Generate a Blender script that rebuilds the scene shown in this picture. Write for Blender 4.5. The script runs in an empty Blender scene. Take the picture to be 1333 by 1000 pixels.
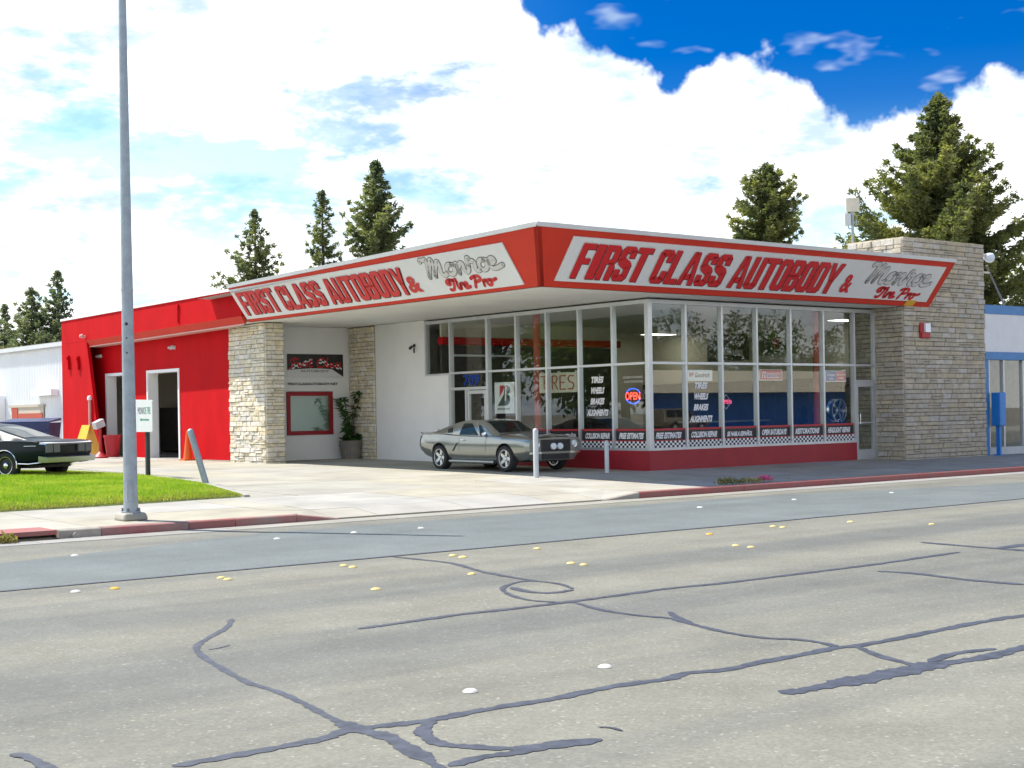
import bpy, bmesh, math, random
import numpy as np
from mathutils import Vector, Matrix
random.seed(7); rng = np.random.default_rng(7)
S = bpy.context.scene
COL = S.collection
# ------------------------------------------------------------------ camera
# world: x runs along the street (to the right), y away from the street, z up; origin = showroom corner
TH = math.atan2(2343, 1882); ROLL = math.radians(0.98)
FW = Vector((math.cos(TH), math.sin(TH), 0)); RT = Vector((math.sin(TH), -math.cos(TH), 0)); UP = Vector((0, 0, 1))
cd = bpy.data.cameras.new('camera'); cam = bpy.data.objects.new('camera', cd); COL.objects.link(cam)
cr = RT*math.cos(ROLL) - UP*math.sin(ROLL); cu_ = RT*math.sin(ROLL) + UP*math.cos(ROLL)
cm = Matrix((cr, cu_, -FW)).transposed().to_4x4(); cm.translation = Vector((-25.0, -25.7, 1.5))
cam.matrix_world = cm
cd.sensor_width = 36; cd.lens = 36*1882/1333; cd.shift_y = 37/1333; cd.clip_end = 3000; cd.clip_start = .1
S.camera = cam
# ------------------------------------------------------------------ sun, exposure
SUN = Vector((-0.30, 0.58, 1.0)).normalized()
sl = bpy.data.lights.new('sun', 'SUN'); sl.energy = 4.0; sl.angle = math.radians(.53); sl.color = (1, .95, .86)
so = bpy.data.objects.new('sun', sl); COL.objects.link(so); so.rotation_euler = SUN.to_track_quat('Z', 'Y').to_euler(); so.location = (0, 0, 60)
S.view_settings.view_transform = 'Standard'; S.view_settings.look = 'None'; S.view_settings.gamma = 1
S.view_settings.exposure = 1.03
# ------------------------------------------------------------------ sky with clouds
W = bpy.data.worlds.new('World'); S.world = W; W.use_nodes = True
W.cycles.sampling_method = 'MANUAL'; W.cycles.sample_map_resolution = 512
wn = W.node_tree; wn.nodes.clear()
def N(t, typ, **kw):
    n = t.nodes.new(typ)
    for k, v in kw.items():
        if k == 'ins':
            for a, b in v.items():
                if hasattr(b, 'is_output'): t.links.new(b, n.inputs[a])
                else: n.inputs[a].default_value = b
        else: setattr(n, k, v)
    return n
def math_(t, op, a, b=0., c=None, clamp=False):
    ins = {0: a, 1: b}
    if c is not None: ins[2] = c
    return N(t, 'ShaderNodeMath', operation=op, use_clamp=clamp, ins=ins).outputs[0]
def build_sky():
    t = wn
    sky = N(t, 'ShaderNodeTexSky', sky_type='NISHITA', sun_disc=False, sun_elevation=math.asin(SUN.z), sun_rotation=math.atan2(SUN.x, SUN.y), air_density=1.0, dust_density=.25, ozone_density=3.5)
    d = N(t, 'ShaderNodeTexCoord').outputs['Generated']
    nz = N(t, 'ShaderNodeVectorMath', operation='NORMALIZE', ins={0: d}).outputs[0]
    dR = N(t, 'ShaderNodeVectorMath', operation='DOT_PRODUCT', ins={0: nz, 1: RT}).outputs['Value']
    dF = N(t, 'ShaderNodeVectorMath', operation='DOT_PRODUCT', ins={0: nz, 1: FW}).outputs['Value']
    sp = N(t, 'ShaderNodeSeparateXYZ', ins={0: nz})
    az = math_(t, 'ARCTAN2', dR, dF); el = math_(t, 'ARCSINE', sp.outputs[2])
    # cloud-bank top (elevation) as a function of azimuth
    px = [(-3.14, .42), (-1.2, .46), (-.45, .5), (-.2, .44), (-.06, .37), (-.015, .303), (.0, .288), (.015, .268), (.05, .262), (.07, .240), (.112, .222), (.135, .228), (.155, .238), (.185, .230), (.208, .224), (.221, .196), (.245, .194), (.283, .205), (.31, .200), (.325, .212), (.36, .216), (.5, .25), (.8, .2), (1.3, .3), (3.14, .42)]
    fc = N(t, 'ShaderNodeFloatCurve', ins={1: math_(t, 'MULTIPLY_ADD', az, 1/6.28318, .5)})
    cv = fc.mapping.curves[0]; cv.points[0].location = (0, px[0][1]); cv.points[1].location = (1, px[-1][1])
    for a, e in px[1:-1]: cv.points.new(a/6.28318+.5, e)
    for p in cv.points: p.handle_type = 'VECTOR'
    fc.mapping.update()
    def noise(vec, scale, det, rough=.5, dist=0., lac=2.):
        return N(t, 'ShaderNodeTexNoise', ins={'Vector': vec, 'Scale': scale, 'Detail': det, 'Roughness': rough, 'Distortion': dist, 'Lacunarity': lac}).outputs[0]
    flat = N(t, 'ShaderNodeVectorMath', operation='MULTIPLY', ins={0: nz, 1: (1, 1, 2.6)}).outputs[0]
    vo = N(t, 'ShaderNodeTexVoronoi', feature='SMOOTH_F1', ins={'Vector': nz, 'Scale': 34., 'Smoothness': .35, 'Detail': 0., 'Roughness': .55}).outputs['Distance']
    n_b = noise(nz, 26, 4, .62)
    bump = math_(t, 'SUBTRACT', math_(t, 'MULTIPLY', n_b, .055), math_(t, 'MULTIPLY', vo, .030))
    edge = math_(t, 'SUBTRACT', math_(t, 'ADD', fc.outputs[0], bump), math_(t, 'ADD', el, .010))
    bank = N(t, 'ShaderNodeMapRange', interpolation_type='SMOOTHSTEP', ins={0: edge, 1: -.001, 2: .012}).outputs[0]
    # holes in the bank: patchy, stretched level, none high on the right where the heads are solid
    n_h = noise(flat, 12.0, 5, .66, .15)
    for a, e, ra, re_, k in ((-.213, .178, .085, .030, .20), (-.325, .178, .06, .022, .13), (-.035, .150, .045, .026, .20), (.21, .128, .05, .022, .16), (-.10, .262, .10, .014, .08), (-.22, .17, .26, .075, .085), (-.06, .18, .10, .05, .05)):   # thinner places in the bank
        u = math_(t, 'DIVIDE', math_(t, 'SUBTRACT', az, a), ra); v = math_(t, 'DIVIDE', math_(t, 'SUBTRACT', el, e), re_)
        d2 = math_(t, 'ADD', math_(t, 'MULTIPLY', u, u), math_(t, 'MULTIPLY', v, v))
        n_h = math_(t, 'MULTIPLY_ADD', math_(t, 'POWER', 2.718, math_(t, 'MULTIPLY', d2, -1.)), k, n_h)
    hole = N(t, 'ShaderNodeMapRange', interpolation_type='SMOOTHSTEP', ins={0: n_h, 1: .555, 2: .74}).outputs[0]
    lowm = N(t, 'ShaderNodeMapRange', interpolation_type='SMOOTHSTEP', ins={0: edge, 1: .03, 2: .09}).outputs[0]
    hole = math_(t, 'MULTIPLY', math_(t, 'MULTIPLY', hole, lowm), .66)
    bank = math_(t, 'MULTIPLY', bank, math_(t, 'SUBTRACT', 1., hole))
    # scattered small clouds above the bank
    n_s = noise(flat, 5.5, 4, .6, 0.)
    hi = N(t, 'ShaderNodeMapRange', interpolation_type='SMOOTHSTEP', ins={0: el, 1: .30, 2: .5, 3: .10, 4: 0.}).outputs[0]
    sm = N(t, 'ShaderNodeMapRange', interpolation_type='SMOOTHSTEP', ins={0: math_(t, 'SUBTRACT', n_s, hi), 1: .54, 2: .66}).outputs[0]
    n_w = noise(flat, 15, 3, .6, 0.)
    wisp = N(t, 'ShaderNodeMapRange', interpolation_type='SMOOTHSTEP', ins={0: n_w, 1: .58, 2: .80, 3: 0., 4: .6}).outputs[0]
    cov = math_(t, 'MAXIMUM', math_(t, 'MAXIMUM', bank, math_(t, 'MULTIPLY', sm, .9)), wisp)
    # soft grey undersides inside the bank
    n_g = noise(flat, 10, 5, .64, 0.)
    g = N(t, 'ShaderNodeMapRange', interpolation_type='SMOOTHSTEP', ins={0: n_g, 1: .42, 2: .66}).outputs[0]
    cc = N(t, 'ShaderNodeMix', data_type='RGBA', ins={0: g, 6: (6.0, 6.0, 5.95, 1), 7: (2.5, 3.15, 3.75, 1)}).outputs[2]
    # the clear sky, deepened the way a phone camera renders it
    hs = N(t, 'ShaderNodeHueSaturation', ins={'Hue': .521, 'Saturation': 1.6, 'Value': .42, 'Color': sky.outputs[0]}).outputs[0]
    hl = N(t, 'ShaderNodeHueSaturation', ins={'Hue': .485, 'Saturation': 1.25, 'Value': .80, 'Color': sky.outputs[0]}).outputs[0]
    hs = N(t, 'ShaderNodeMix', data_type='RGBA', ins={0: math_(t, 'MULTIPLY', N(t, 'ShaderNodeMapRange', interpolation_type='SMOOTHSTEP', ins={0: el, 1: .09, 2: .21}).outputs[0], N(t, 'ShaderNodeMapRange', interpolation_type='SMOOTHSTEP', ins={0: az, 1: -.45, 2: .10, 3: .0, 4: 1.}).outputs[0]), 6: hl, 7: hs}).outputs[2]
    mx = N(t, 'ShaderNodeMix', data_type='RGBA', ins={0: cov, 6: hs, 7: cc}).outputs[2]
    bg = N(t, 'ShaderNodeBackground', ins={0: mx, 1: .142})
    N(t, 'ShaderNodeOutputWorld', ins={0: bg.outputs[0]})
build_sky()
# ------------------------------------------------------------------ materials
MATS = {}
def mat(name, col, rough=.6, metal=0., var=.0, vscale=4., vdet=4., bump=0., bscale=60., rand=0., coat=0., spec=.5, emit=None, estr=0., tint=None, stretch=(1, 1, 1), trans=0.):
    """procedural principled material: colour varied by world-space noise (var), per object (rand), fine relief (bump)"""
    m = bpy.data.materials.new(name); m.use_nodes = True; t = m.node_tree
    b = t.nodes['Principled BSDF']; MATS[name] = m
    c = (*col, 1)
    pos = N(t, 'ShaderNodeNewGeometry').outputs['Position']
    if stretch != (1, 1, 1): pos = N(t, 'ShaderNodeVectorMath', operation='MULTIPLY', ins={0: pos, 1: stretch}).outputs[0]
    out = None
    if var or tint:
        n = N(t, 'ShaderNodeTexNoise', ins={'Vector': pos, 'Scale': vscale, 'Detail': vdet, 'Roughness': .6}).outputs[0]
        f = N(t, 'ShaderNodeMapRange', ins={0: n, 1: .3, 2: .7}).outputs[0]
        lo = tuple(x*(1-var) for x in col) if not tint else tint
        hi = tuple(min(x*(1+var), .95) for x in col)
        out = N(t, 'ShaderNodeMix', data_type='RGBA', ins={0: f, 6: (*lo, 1), 7: (*hi, 1)}).outputs[2]
    if rand:
        r = N(t, 'ShaderNodeObjectInfo').outputs['Random']
        v = N(t, 'ShaderNodeMapRange', ins={0: r, 3: 1-rand, 4: 1+rand}).outputs[0]
        hsv = N(t, 'ShaderNodeHueSaturation', ins={'Value': v, 'Saturation': N(t, 'ShaderNodeMapRange', ins={0: math_(t, 'FRACT', math_(t, 'MULTIPLY', r, 17.3)), 3: .5, 4: 1.4}).outputs[0], 'Color': out if out else c})
        out = hsv.outputs[0]
    if out: t.links.new(out, b.inputs['Base Color'])
    else: b.inputs['Base Color'].default_value = c
    b.inputs['Roughness'].default_value = rough; b.inputs['Metallic'].default_value = metal
    b.inputs['Coat Weight'].default_value = coat; b.inputs['Coat Roughness'].default_value = .06
    b.inputs['Specular IOR Level'].default_value = spec
    if emit: b.inputs['Emission Color'].default_value = (*emit, 1); b.inputs['Emission Strength'].default_value = estr
    if bump:
        n2 = N(t, 'ShaderNodeTexNoise', ins={'Vector': pos, 'Scale': bscale, 'Detail': 5., 'Roughness': .65}).outputs[0]
        bp = N(t, 'ShaderNodeBump', ins={'Strength': bump, 'Distance': .02, 'Height': n2}); t.links.new(bp.outputs[0], b.inputs['Normal'])
    return m
def glass(name, tint=(.92, .96, .94), ior=1.55, rough=0., base=.03):
    m = bpy.data.materials.new(name); m.use_nodes = True; t = m.node_tree; t.nodes.clear(); MATS[name] = m
    tr = N(t, 'ShaderNodeBsdfTransparent', ins={0: (*tint, 1)}); gl = N(t, 'ShaderNodeBsdfGlossy', ins={0: (1, 1, 1, 1), 'Roughness': rough})
    ge = N(t, 'ShaderNodeNewGeometry'); dt = N(t, 'ShaderNodeVectorMath', operation='DOT_PRODUCT', ins={0: ge.outputs['Incoming'], 1: ge.outputs['Normal']}).outputs['Value']
    f0 = ((ior-1)/(ior+1))**2   # the same on both faces of a thin sheet
    fr = math_(t, 'ADD', math_(t, 'MULTIPLY', math_(t, 'POWER', math_(t, 'SUBTRACT', 1., math_(t, 'ABSOLUTE', dt)), 5.), 1-f0), f0+base, clamp=True)
    mx = N(t, 'ShaderNodeMixShader', ins={0: fr, 1: tr.outputs[0], 2: gl.outputs[0]})
    N(t, 'ShaderNodeOutputMaterial', ins={0: mx.outputs[0]})
    return m
def leafmat(name, c1, c2, scale=.5, tl=.35):
    m = bpy.data.materials.new(name); m.use_nodes = True; t = m.node_tree; t.nodes.clear(); MATS[name] = m
    pos = N(t, 'ShaderNodeNewGeometry').outputs['Position']
    n = N(t, 'ShaderNodeTexNoise', ins={'Vector': pos, 'Scale': scale, 'Detail': 3., 'Roughness': .7}).outputs[0]
    f = N(t, 'ShaderNodeMapRange', ins={0: n, 1: .35, 2: .65}).outputs[0]
    c = N(t, 'ShaderNodeMix', data_type='RGBA', ins={0: f, 6: (*c1, 1), 7: (*c2, 1)}).outputs[2]
    d = N(t, 'ShaderNodeBsdfPrincipled', ins={'Base Color': c, 'Roughness': .6, 'Specular IOR Level': .3})
    tr = N(t, 'ShaderNodeBsdfTranslucent', ins={0: N(t, 'ShaderNodeMix', data_type='RGBA', blend_type='MULTIPLY', ins={0: 1., 6: c, 7: (1.5, 1.6, .7, 1)}).outputs[2]})
    mx = N(t, 'ShaderNodeMixShader', ins={0: tl, 1: d.outputs[0], 2: tr.outputs[0]})
    N(t, 'ShaderNodeOutputMaterial', ins={0: mx.outputs[0]})
    return m
# surfaces
def asphalt(name, base, wear, aggr=.35, track=0.):
    m = bpy.data.materials.new(name); m.use_nodes = True; t = m.node_tree; b = t.nodes['Principled BSDF']; MATS[name] = m
    pos = N(t, 'ShaderNodeNewGeometry').outputs['Position']
    lng = N(t, 'ShaderNodeVectorMath', operation='MULTIPLY', ins={0: pos, 1: (.035, .55, 0)}).outputs[0]
    n1 = N(t, 'ShaderNodeTexNoise', ins={'Vector': lng, 'Scale': 1., 'Detail': 4., 'Roughness': .55}).outputs[0]
    f1 = N(t, 'ShaderNodeMapRange', ins={0: n1, 1: .41, 2: .59}).outputs[0]
    c = N(t, 'ShaderNodeMix', data_type='RGBA', ins={0: f1, 6: (*base, 1), 7: (*wear, 1)}).outputs[2]
    n2 = N(t, 'ShaderNodeTexNoise', ins={'Vector': pos, 'Scale': .9, 'Detail': 6., 'Roughness': .65}).outputs[0]
    v2 = N(t, 'ShaderNodeMapRange', ins={0: n2, 1: .3, 2: .7, 3: .86, 4: 1.14}).outputs[0]
    vo = N(t, 'ShaderNodeTexVoronoi', ins={'Vector': pos, 'Scale': 55.}).outputs['Color']
    sx = N(t, 'ShaderNodeSeparateColor', ins={0: vo}).outputs[0]
    v3 = N(t, 'ShaderNodeMapRange', ins={0: sx, 3: 1-aggr, 4: 1+aggr}).outputs[0]
    pale = N(t, 'ShaderNodeMapRange', ins={0: sx, 1: .975, 2: .99, 3: 0., 4: 1.}).outputs[0]
    v = math_(t, 'ADD', math_(t, 'MULTIPLY', v2, v3), math_(t, 'MULTIPLY', pale, .45))
    h = N(t, 'ShaderNodeHueSaturation', ins={'Value': v, 'Color': c}).outputs[0]
    t.links.new(h, b.inputs['Base Color']); b.inputs['Roughness'].default_value = .85; b.inputs['Specular IOR Level'].default_value = .25
    bp = N(t, 'ShaderNodeBump', ins={'Strength': .35, 'Distance': .01, 'Height': sx}); t.links.new(bp.outputs[0], b.inputs['Normal'])
    return m
asphalt('asphalt', (.136, .138, .126), (.196, .192, .158), .13)
asphalt('asphalt_new', (.125, .142, .142), (.142, .160, .158), .08)
mat('tar', (.062, .069, .088), .6, var=.35, vscale=9, bump=.2, bscale=20, spec=.35)
mat('concrete', (.345, .325, .272), .85, var=.20, vscale=.9, vdet=8, bump=.15, bscale=40, rand=.05)
mat('concrete_lot', (.325, .310, .262), .85, var=.24, vscale=.55, vdet=9, bump=.15, bscale=30, rand=.04)
mat('gutter', (.27, .26, .23), .85, var=.2, vscale=1.3, vdet=8, bump=.15, bscale=40, rand=.05)
mat('kerb_plain', (.33, .30, .26), .85, var=.25, vscale=3, vdet=8, bump=.2, bscale=40)
mat('kerb_red', (.30, .085, .085), .8, tint=(.28, .23, .20), var=.2, vscale=2.2, vdet=9, bump=.2, bscale=40)
mat('kerb_red_fresh', (.30, .075, .07), .75, tint=(.27, .13, .115), var=.15, vscale=2.5, vdet=8, bump=.15, bscale=40)
mat('dirt', (.20, .17, .12), .95, var=.3, vscale=.6, bump=.3)
mat('lawn_soil', (.10, .14, .03), .95, var=.3, vscale=2)
leafmat('grass', (.22, .38, .022), (.42, .50, .07), .8, .35)
leafmat('dry_grass', (.25, .22, .08), (.33, .28, .12), 1.4, .3)
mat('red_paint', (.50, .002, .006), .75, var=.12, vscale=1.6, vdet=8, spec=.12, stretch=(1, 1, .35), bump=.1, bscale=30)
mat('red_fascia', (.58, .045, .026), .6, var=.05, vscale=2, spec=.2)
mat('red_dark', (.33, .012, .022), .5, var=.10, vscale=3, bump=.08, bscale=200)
mat('white_paint', (.80, .80, .80), .6, var=.04, vscale=1.2, vdet=7, bump=.03)
mat('soffit_white', (.86, .85, .82), .7, var=.05, vscale=.8, vdet=6)
mat('pale_blind', (.68, .74, .71), .7)
mat('pink_trim', (.62, .38, .34), .6, var=.08)
mat('flashing', (.62, .64, .66), .4, metal=.3, var=.06, vscale=2)
mat('sign_white', (.70, .71, .72), .45, var=.03, vscale=1.5, spec=.4)
mat('letter_red', (.58, .022, .026), .45, spec=.4)
mat('letter_shadow', (.10, .02, .025), .5)
mat('script_grey', (.16, .16, .17), .5); mat('script_fill', (.58, .57, .57), .45)
mat('aluminium', (.62, .64, .66), .38, metal=.55, var=.05, vscale=3)
mat('galvanised', (.33, .38, .42), .5, metal=.45, var=.14, vscale=7, vdet=6)
mat('steel_white', (.50, .53, .55), .45, metal=.2, var=.08)
mat('black', (.015, .015, .017), .5); mat('rubber', (.022, .022, .023), .8)
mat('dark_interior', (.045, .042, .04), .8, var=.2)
mat('mid_interior', (.36, .34, .27), .8, var=.15)
mat('beige_wall', (.64, .61, .49), .75, var=.06, vscale=.8)
mat('ceiling', (.72, .71, .67), .8, var=.05, vscale=1)
mat('floor_tile', (.34, .32, .29), .4, var=.2, vscale=1)
mat('red_post', (.42, .05, .04), .5)
mat('vinyl_white', (.80, .80, .82), .5); mat('vinyl_black', (.012, .012, .014), .4); mat('vinyl_red', (.48, .02, .03), .45); mat('vinyl_blue', (.01, .05, .30), .6, spec=.2)
mat('navy', (.015, .03, .12), .35, var=.2, vscale=2); mat('sign_purple', (.20, .05, .26), .4); mat('sign_pink', (.55, .06, .13), .4); mat('sign_blue', (.01, .10, .38), .4)
mat('green_ink', (.03, .28, .16), .5); mat('purple_ink', (.12, .07, .16), .5); mat('logo_green', (.035, .055, .05), .45)
mat('neon_red', (.5, .03, .02), .4, emit=(1, .07, .04), estr=1.5); mat('neon_blue', (.02, .04, .5), .4, emit=(.05, .12, 1), estr=1.3); mat('neon_pink', (.5, .03, .1), .4, emit=(1, .06, .18), estr=.8)
mat('neon_off', (.45, .10, .06), .4); mat('box_cream', (.62, .58, .48), .5, var=.1)
mat('stone_cream', (.66, .60, .48), .9, var=.24, vscale=7, vdet=7, bump=.9, bscale=20, rand=.11)
mat('stone_grey', (.48, .43, .345), .9, var=.20, vscale=6, vdet=7, bump=.8, bscale=18, rand=.11)
mat('mortar', (.25, .225, .18), .95, var=.2, vscale=8)
mat('corrugated', (.78, .80, .82), .45, var=.03, vscale=1.2, stretch=(1, 1, .2))
mat('roof_grey', (.40, .40, .39), .8, var=.1)
mat('wood_grey', (.20, .18, .15), .85, var=.25, vscale=9, stretch=(1, 1, .3), bump=.2)
mat('wood_dark', (.03, .04, .035), .7, var=.2)
mat('car_silver', (.26, .275, .26), .22, metal=.75, coat=1., var=.02)
mat('car_stripe', (.035, .036, .038), .28, metal=.3, coat=1.)
mat('car_black', (.006, .012, .015), .32, metal=.0, coat=.0, spec=.22)
mat('car_tan', (.26, .23, .17), .3, metal=.5, coat=1.)
mat('chrome', (.75, .76, .78), .12, metal=1.); mat('alloy', (.62, .64, .67), .25, metal=.9); mat('worn_chrome', (.50, .51, .53), .34, metal=.85); mat('lamp_white', (.80, .86, .92), .15, spec=.8)
mat('car_glass', (.012, .020, .020), .06, spec=.28); mat('tail_red', (.25, .01, .01), .25)
mat('orange', (.75, .13, .01), .5); mat('yellow', (.72, .42, .03), .5, var=.1); mat('bin_red', (.42, .02, .03), .5); mat('dumpster_blue', (.02, .04, .14), .5, var=.2, vscale=3)
mat('door_tan', (.50, .44, .36), .6); mat('door_red', (.42, .07, .035), .6)
mat('blue_paint', (.06, .22, .50), .5, var=.08); mat('bright_blue', (.02, .20, .60), .4, var=.06); mat('awning_white', (.74, .75, .78), .6, var=.04)
mat('wall_blue', (.01, .20, .78), .5, var=.12); mat('roof_beige', (.60, .53, .40), .85, var=.15, vscale=1.5, vdet=7)
mat('dot_yellow', (.60, .49, .22), .9, spec=.1, var=.2, vscale=20); mat('dot_orange', (.64, .38, .08), .9, spec=.1, var=.2, vscale=20); mat('dot_white', (.60, .59, .54), .9, spec=.1, var=.12, vscale=20)
mat('bark', (.09, .065, .05), .95, var=.3, vscale=3, bump=.5, bscale=12, stretch=(1, 1, .25))
leafmat('redwood', (.095, .125, .072), (.235, .25, .125), .7, .45)
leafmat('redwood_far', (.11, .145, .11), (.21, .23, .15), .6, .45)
leafmat('redwood_olive', (.090, .115, .058), (.275, .275, .11), .5, .45)
leafmat('bush', (.09, .11, .035), (.22, .20, .06), .6, .3)
leafmat('broadleaf', (.07, .11, .025), (.13, .17, .04), .4, .4)
leafmat('ficus', (.025, .07, .02), (.07, .17, .04), 4., .3)
leafmat('pink_petal', (.60, .08, .28), (.70, .18, .40), 9., .3)
glass('pane_glass', (.955, .98, .965), 1.52, base=.012)
glass('pale_glass', (.80, .88, .85), 1.6, base=.14)
# ------------------------------------------------------------------ mesh helpers
class MB:
    def __init__(s): s.v = []; s.f = []; s.m = []
    def add(s, vs, fs, mi=0):
        o = len(s.v); s.v += [tuple(v) for v in vs]; s.f += [tuple(i+o for i in f) for f in fs]; s.m += [mi]*len(fs); return s
    def box(s, a, b, mi=0):
        (x0, y0, z0), (x1, y1, z1) = a, b
        x0, x1 = min(x0, x1), max(x0, x1); y0, y1 = min(y0, y1), max(y0, y1); z0, z1 = min(z0, z1), max(z0, z1)
        return s.add([(x0, y0, z0), (x1, y0, z0), (x1, y1, z0), (x0, y1, z0), (x0, y0, z1), (x1, y0, z1), (x1, y1, z1), (x0, y1, z1)],
                     [(0, 3, 2, 1), (4, 5, 6, 7), (0, 1, 5, 4), (1, 2, 6, 5), (2, 3, 7, 6), (3, 0, 4, 7)], mi)
    def hexa(s, p, mi=0):   # 8 points: bottom ring, top ring
        return s.add(p, [(0, 3, 2, 1), (4, 5, 6, 7), (0, 1, 5, 4), (1, 2, 6, 5), (2, 3, 7, 6), (3, 0, 4, 7)], mi)
    def slab(s, quad, thick, mi=0):   # quad of 3D points given thickness along the negative normal
        q = [Vector(p) for p in quad]; n = (q[1]-q[0]).cross(q[3]-q[0]).normalized()*thick
        return s.hexa([p-n for p in q]+q, mi)
    def prism(s, poly, z0, z1, mi=0):
        n = len(poly); vs = [(x, y, z0) for x, y in poly]+[(x, y, z1) for x, y in poly]
        return s.add(vs, [tuple(range(n))[::-1], tuple(range(n, 2*n))]+[(i, (i+1) % n, n+(i+1) % n, n+i) for i in range(n)], mi)
    def cyl(s, p0, p1, r0, r1=None, n=12, mi=0, caps=True):
        r1 = r0 if r1 is None else r1; p0, p1 = Vector(p0), Vector(p1); d = (p1-p0).normalized()
        a = d.orthogonal().normalized(); b = d.cross(a); vs = []
        for p, r in ((p0, r0), (p1, r1)):
            for i in range(n):
                t = 2*math.pi*i/n; vs.append(p+a*(r*math.cos(t))+b*(r*math.sin(t)))
        fs = [(i, (i+1) % n, n+(i+1) % n, n+i) for i in range(n)]
        if caps: fs += [tuple(range(n))[::-1], tuple(range(n, 2*n))]
        return s.add(vs, fs, mi)
    def tube(s, path, r, n=8, mi=0):
        for i in range(len(path)-1):
            a = r[i] if isinstance(r, (list, tuple)) else r; b = r[i+1] if isinstance(r, (list, tuple)) else r
            s.cyl(path[i], path[i+1], a, b, n, mi)
        return s
    def lathe(s, prof, n=24, c=(0, 0, 0), axis='z', mi=0):   # prof: (radius, height)
        vs = []; k = len(prof)
        for i in range(n):
            t = 2*math.pi*i/n; ct, st = math.cos(t), math.sin(t)
            for r, h in prof:
                p = {'z': (r*ct, r*st, h), 'y': (r*ct, h, r*st), 'x': (h, r*ct, r*st)}[axis]
                vs.append((p[0]+c[0], p[1]+c[1], p[2]+c[2]))
        fs = [(i*k+j, ((i+1) % n)*k+j, ((i+1) % n)*k+j+1, i*k+j+1) for i in range(n) for j in range(k-1)]
        return s.add(vs, fs, mi)
    def mesh(s, name, mats, smooth=False):
        me = bpy.data.meshes.new(name); me.from_pydata(s.v, [], s.f)
        for m in (mats if isinstance(mats, (list, tuple)) else [mats]): me.materials.append(MATS[m])
        if any(s.m): me.polygons.foreach_set('material_index', s.m)
        bm = bmesh.new(); bm.from_mesh(me); bmesh.ops.recalc_face_normals(bm, faces=bm.faces); bm.to_mesh(me); bm.free()
        if smooth:
            me.polygons.foreach_set('use_smooth', [True]*len(me.polygons)); me.set_sharp_from_angle(angle=math.radians(smooth if smooth is not True else 40))
        return me
    def build(s, name, mats, parent=None, smooth=False):
        return link(name, s.mesh(name, mats, smooth), parent)
def link(name, data, parent=None, loc=None):
    o = bpy.data.objects.new(name, data); COL.objects.link(o)
    if parent: o.parent = parent
    if loc: o.location = loc
    return o
def tag(o, label=None, cat=None, group=None, kind=None):
    if label: o['label'] = label
    if cat: o['category'] = cat
    if group: o['group'] = group
    if kind: o['kind'] = kind
    return o
def empty(name, loc=(0, 0, 0), rz=0., label=None, cat=None, group=None):
    o = link(name, None, None, loc); o.rotation_euler.z = rz; o.empty_display_size = .2
    return tag(o, label, cat, group)
def bevel(o, w, seg=2):
    m = o.modifiers.new('bevel', 'BEVEL'); m.width = w; m.segments = seg; m.limit_method = 'ANGLE'; return o
def big_mesh(name, V, F, m, parent=None, smooth=False):   # V (n,3) array, F (m,k) array
    me = bpy.data.meshes.new(name); n, k = F.shape
    me.vertices.add(len(V)); me.vertices.foreach_set('co', np.asarray(V, np.float32).ravel())
    me.loops.add(n*k); me.loops.foreach_set('vertex_index', F.astype(np.int32).ravel())
    me.polygons.add(n); me.polygons.foreach_set('loop_start', np.arange(n, dtype=np.int32)*k)
    me.update(calc_edges=True); me.validate()
    for q in (m if isinstance(m, (list, tuple)) else [m]): me.materials.append(MATS[q])
    return link(name, me, parent)
# ---- lettering: built-in font outlines laid on any surface through a (u, v) -> point mapping
_tc = {}
def glyphs(txt, off):
    if (txt, off) not in _tc:
        c = bpy.data.curves.new('tmp', 'FONT'); c.body = txt; c.offset = off; c.resolution_u = 3
        o = bpy.data.objects.new('tmp', c); COL.objects.link(o); bpy.context.view_layer.update()
        me = bpy.data.meshes.new_from_object(o.evaluated_get(bpy.context.evaluated_depsgraph_get()))
        v = np.array([p.co[:2] for p in me.vertices]); f = [tuple(p.vertices) for p in me.polygons]
        bpy.data.objects.remove(o); bpy.data.curves.remove(c); bpy.data.meshes.remove(me); _tc[(txt, off)] = (v, f)
    return _tc[(txt, off)]
def letter(mb, txt, fn, u0, u1, v0, v1, off=.0, shear=0., mi=0, du=0., dv=0.):
    v, f = glyphs(txt, off); lo, hi = v.min(0), v.max(0); q = (v-lo)/(hi-lo)
    sh = shear*(v1-v0); W_ = (u1-u0)-(abs(sh) if u1 > u0 else -abs(sh))
    mb.add([fn(u0+W_*a+sh*b*(1 if u1 > u0 else -1)+du, v0+(v1-v0)*b+dv) for a, b in q], f, mi)
def smooth_path(pts, k=6):
    P = [Vector((*p, 0)) for p in pts]; out = []
    for i in range(len(P)-1):
        p0, p1, p2, p3 = P[max(i-1, 0)], P[i], P[i+1], P[min(i+2, len(P)-1)]
        for j in range(k):
            t = j/k; out.append(.5*((2*p1)+(p2-p0)*t+(2*p0-5*p1+4*p2-p3)*t*t+(3*p1-p0-3*p2+p3)*t**3))
    return [(p.x, p.y) for p in out+[P[-1]]]
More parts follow.
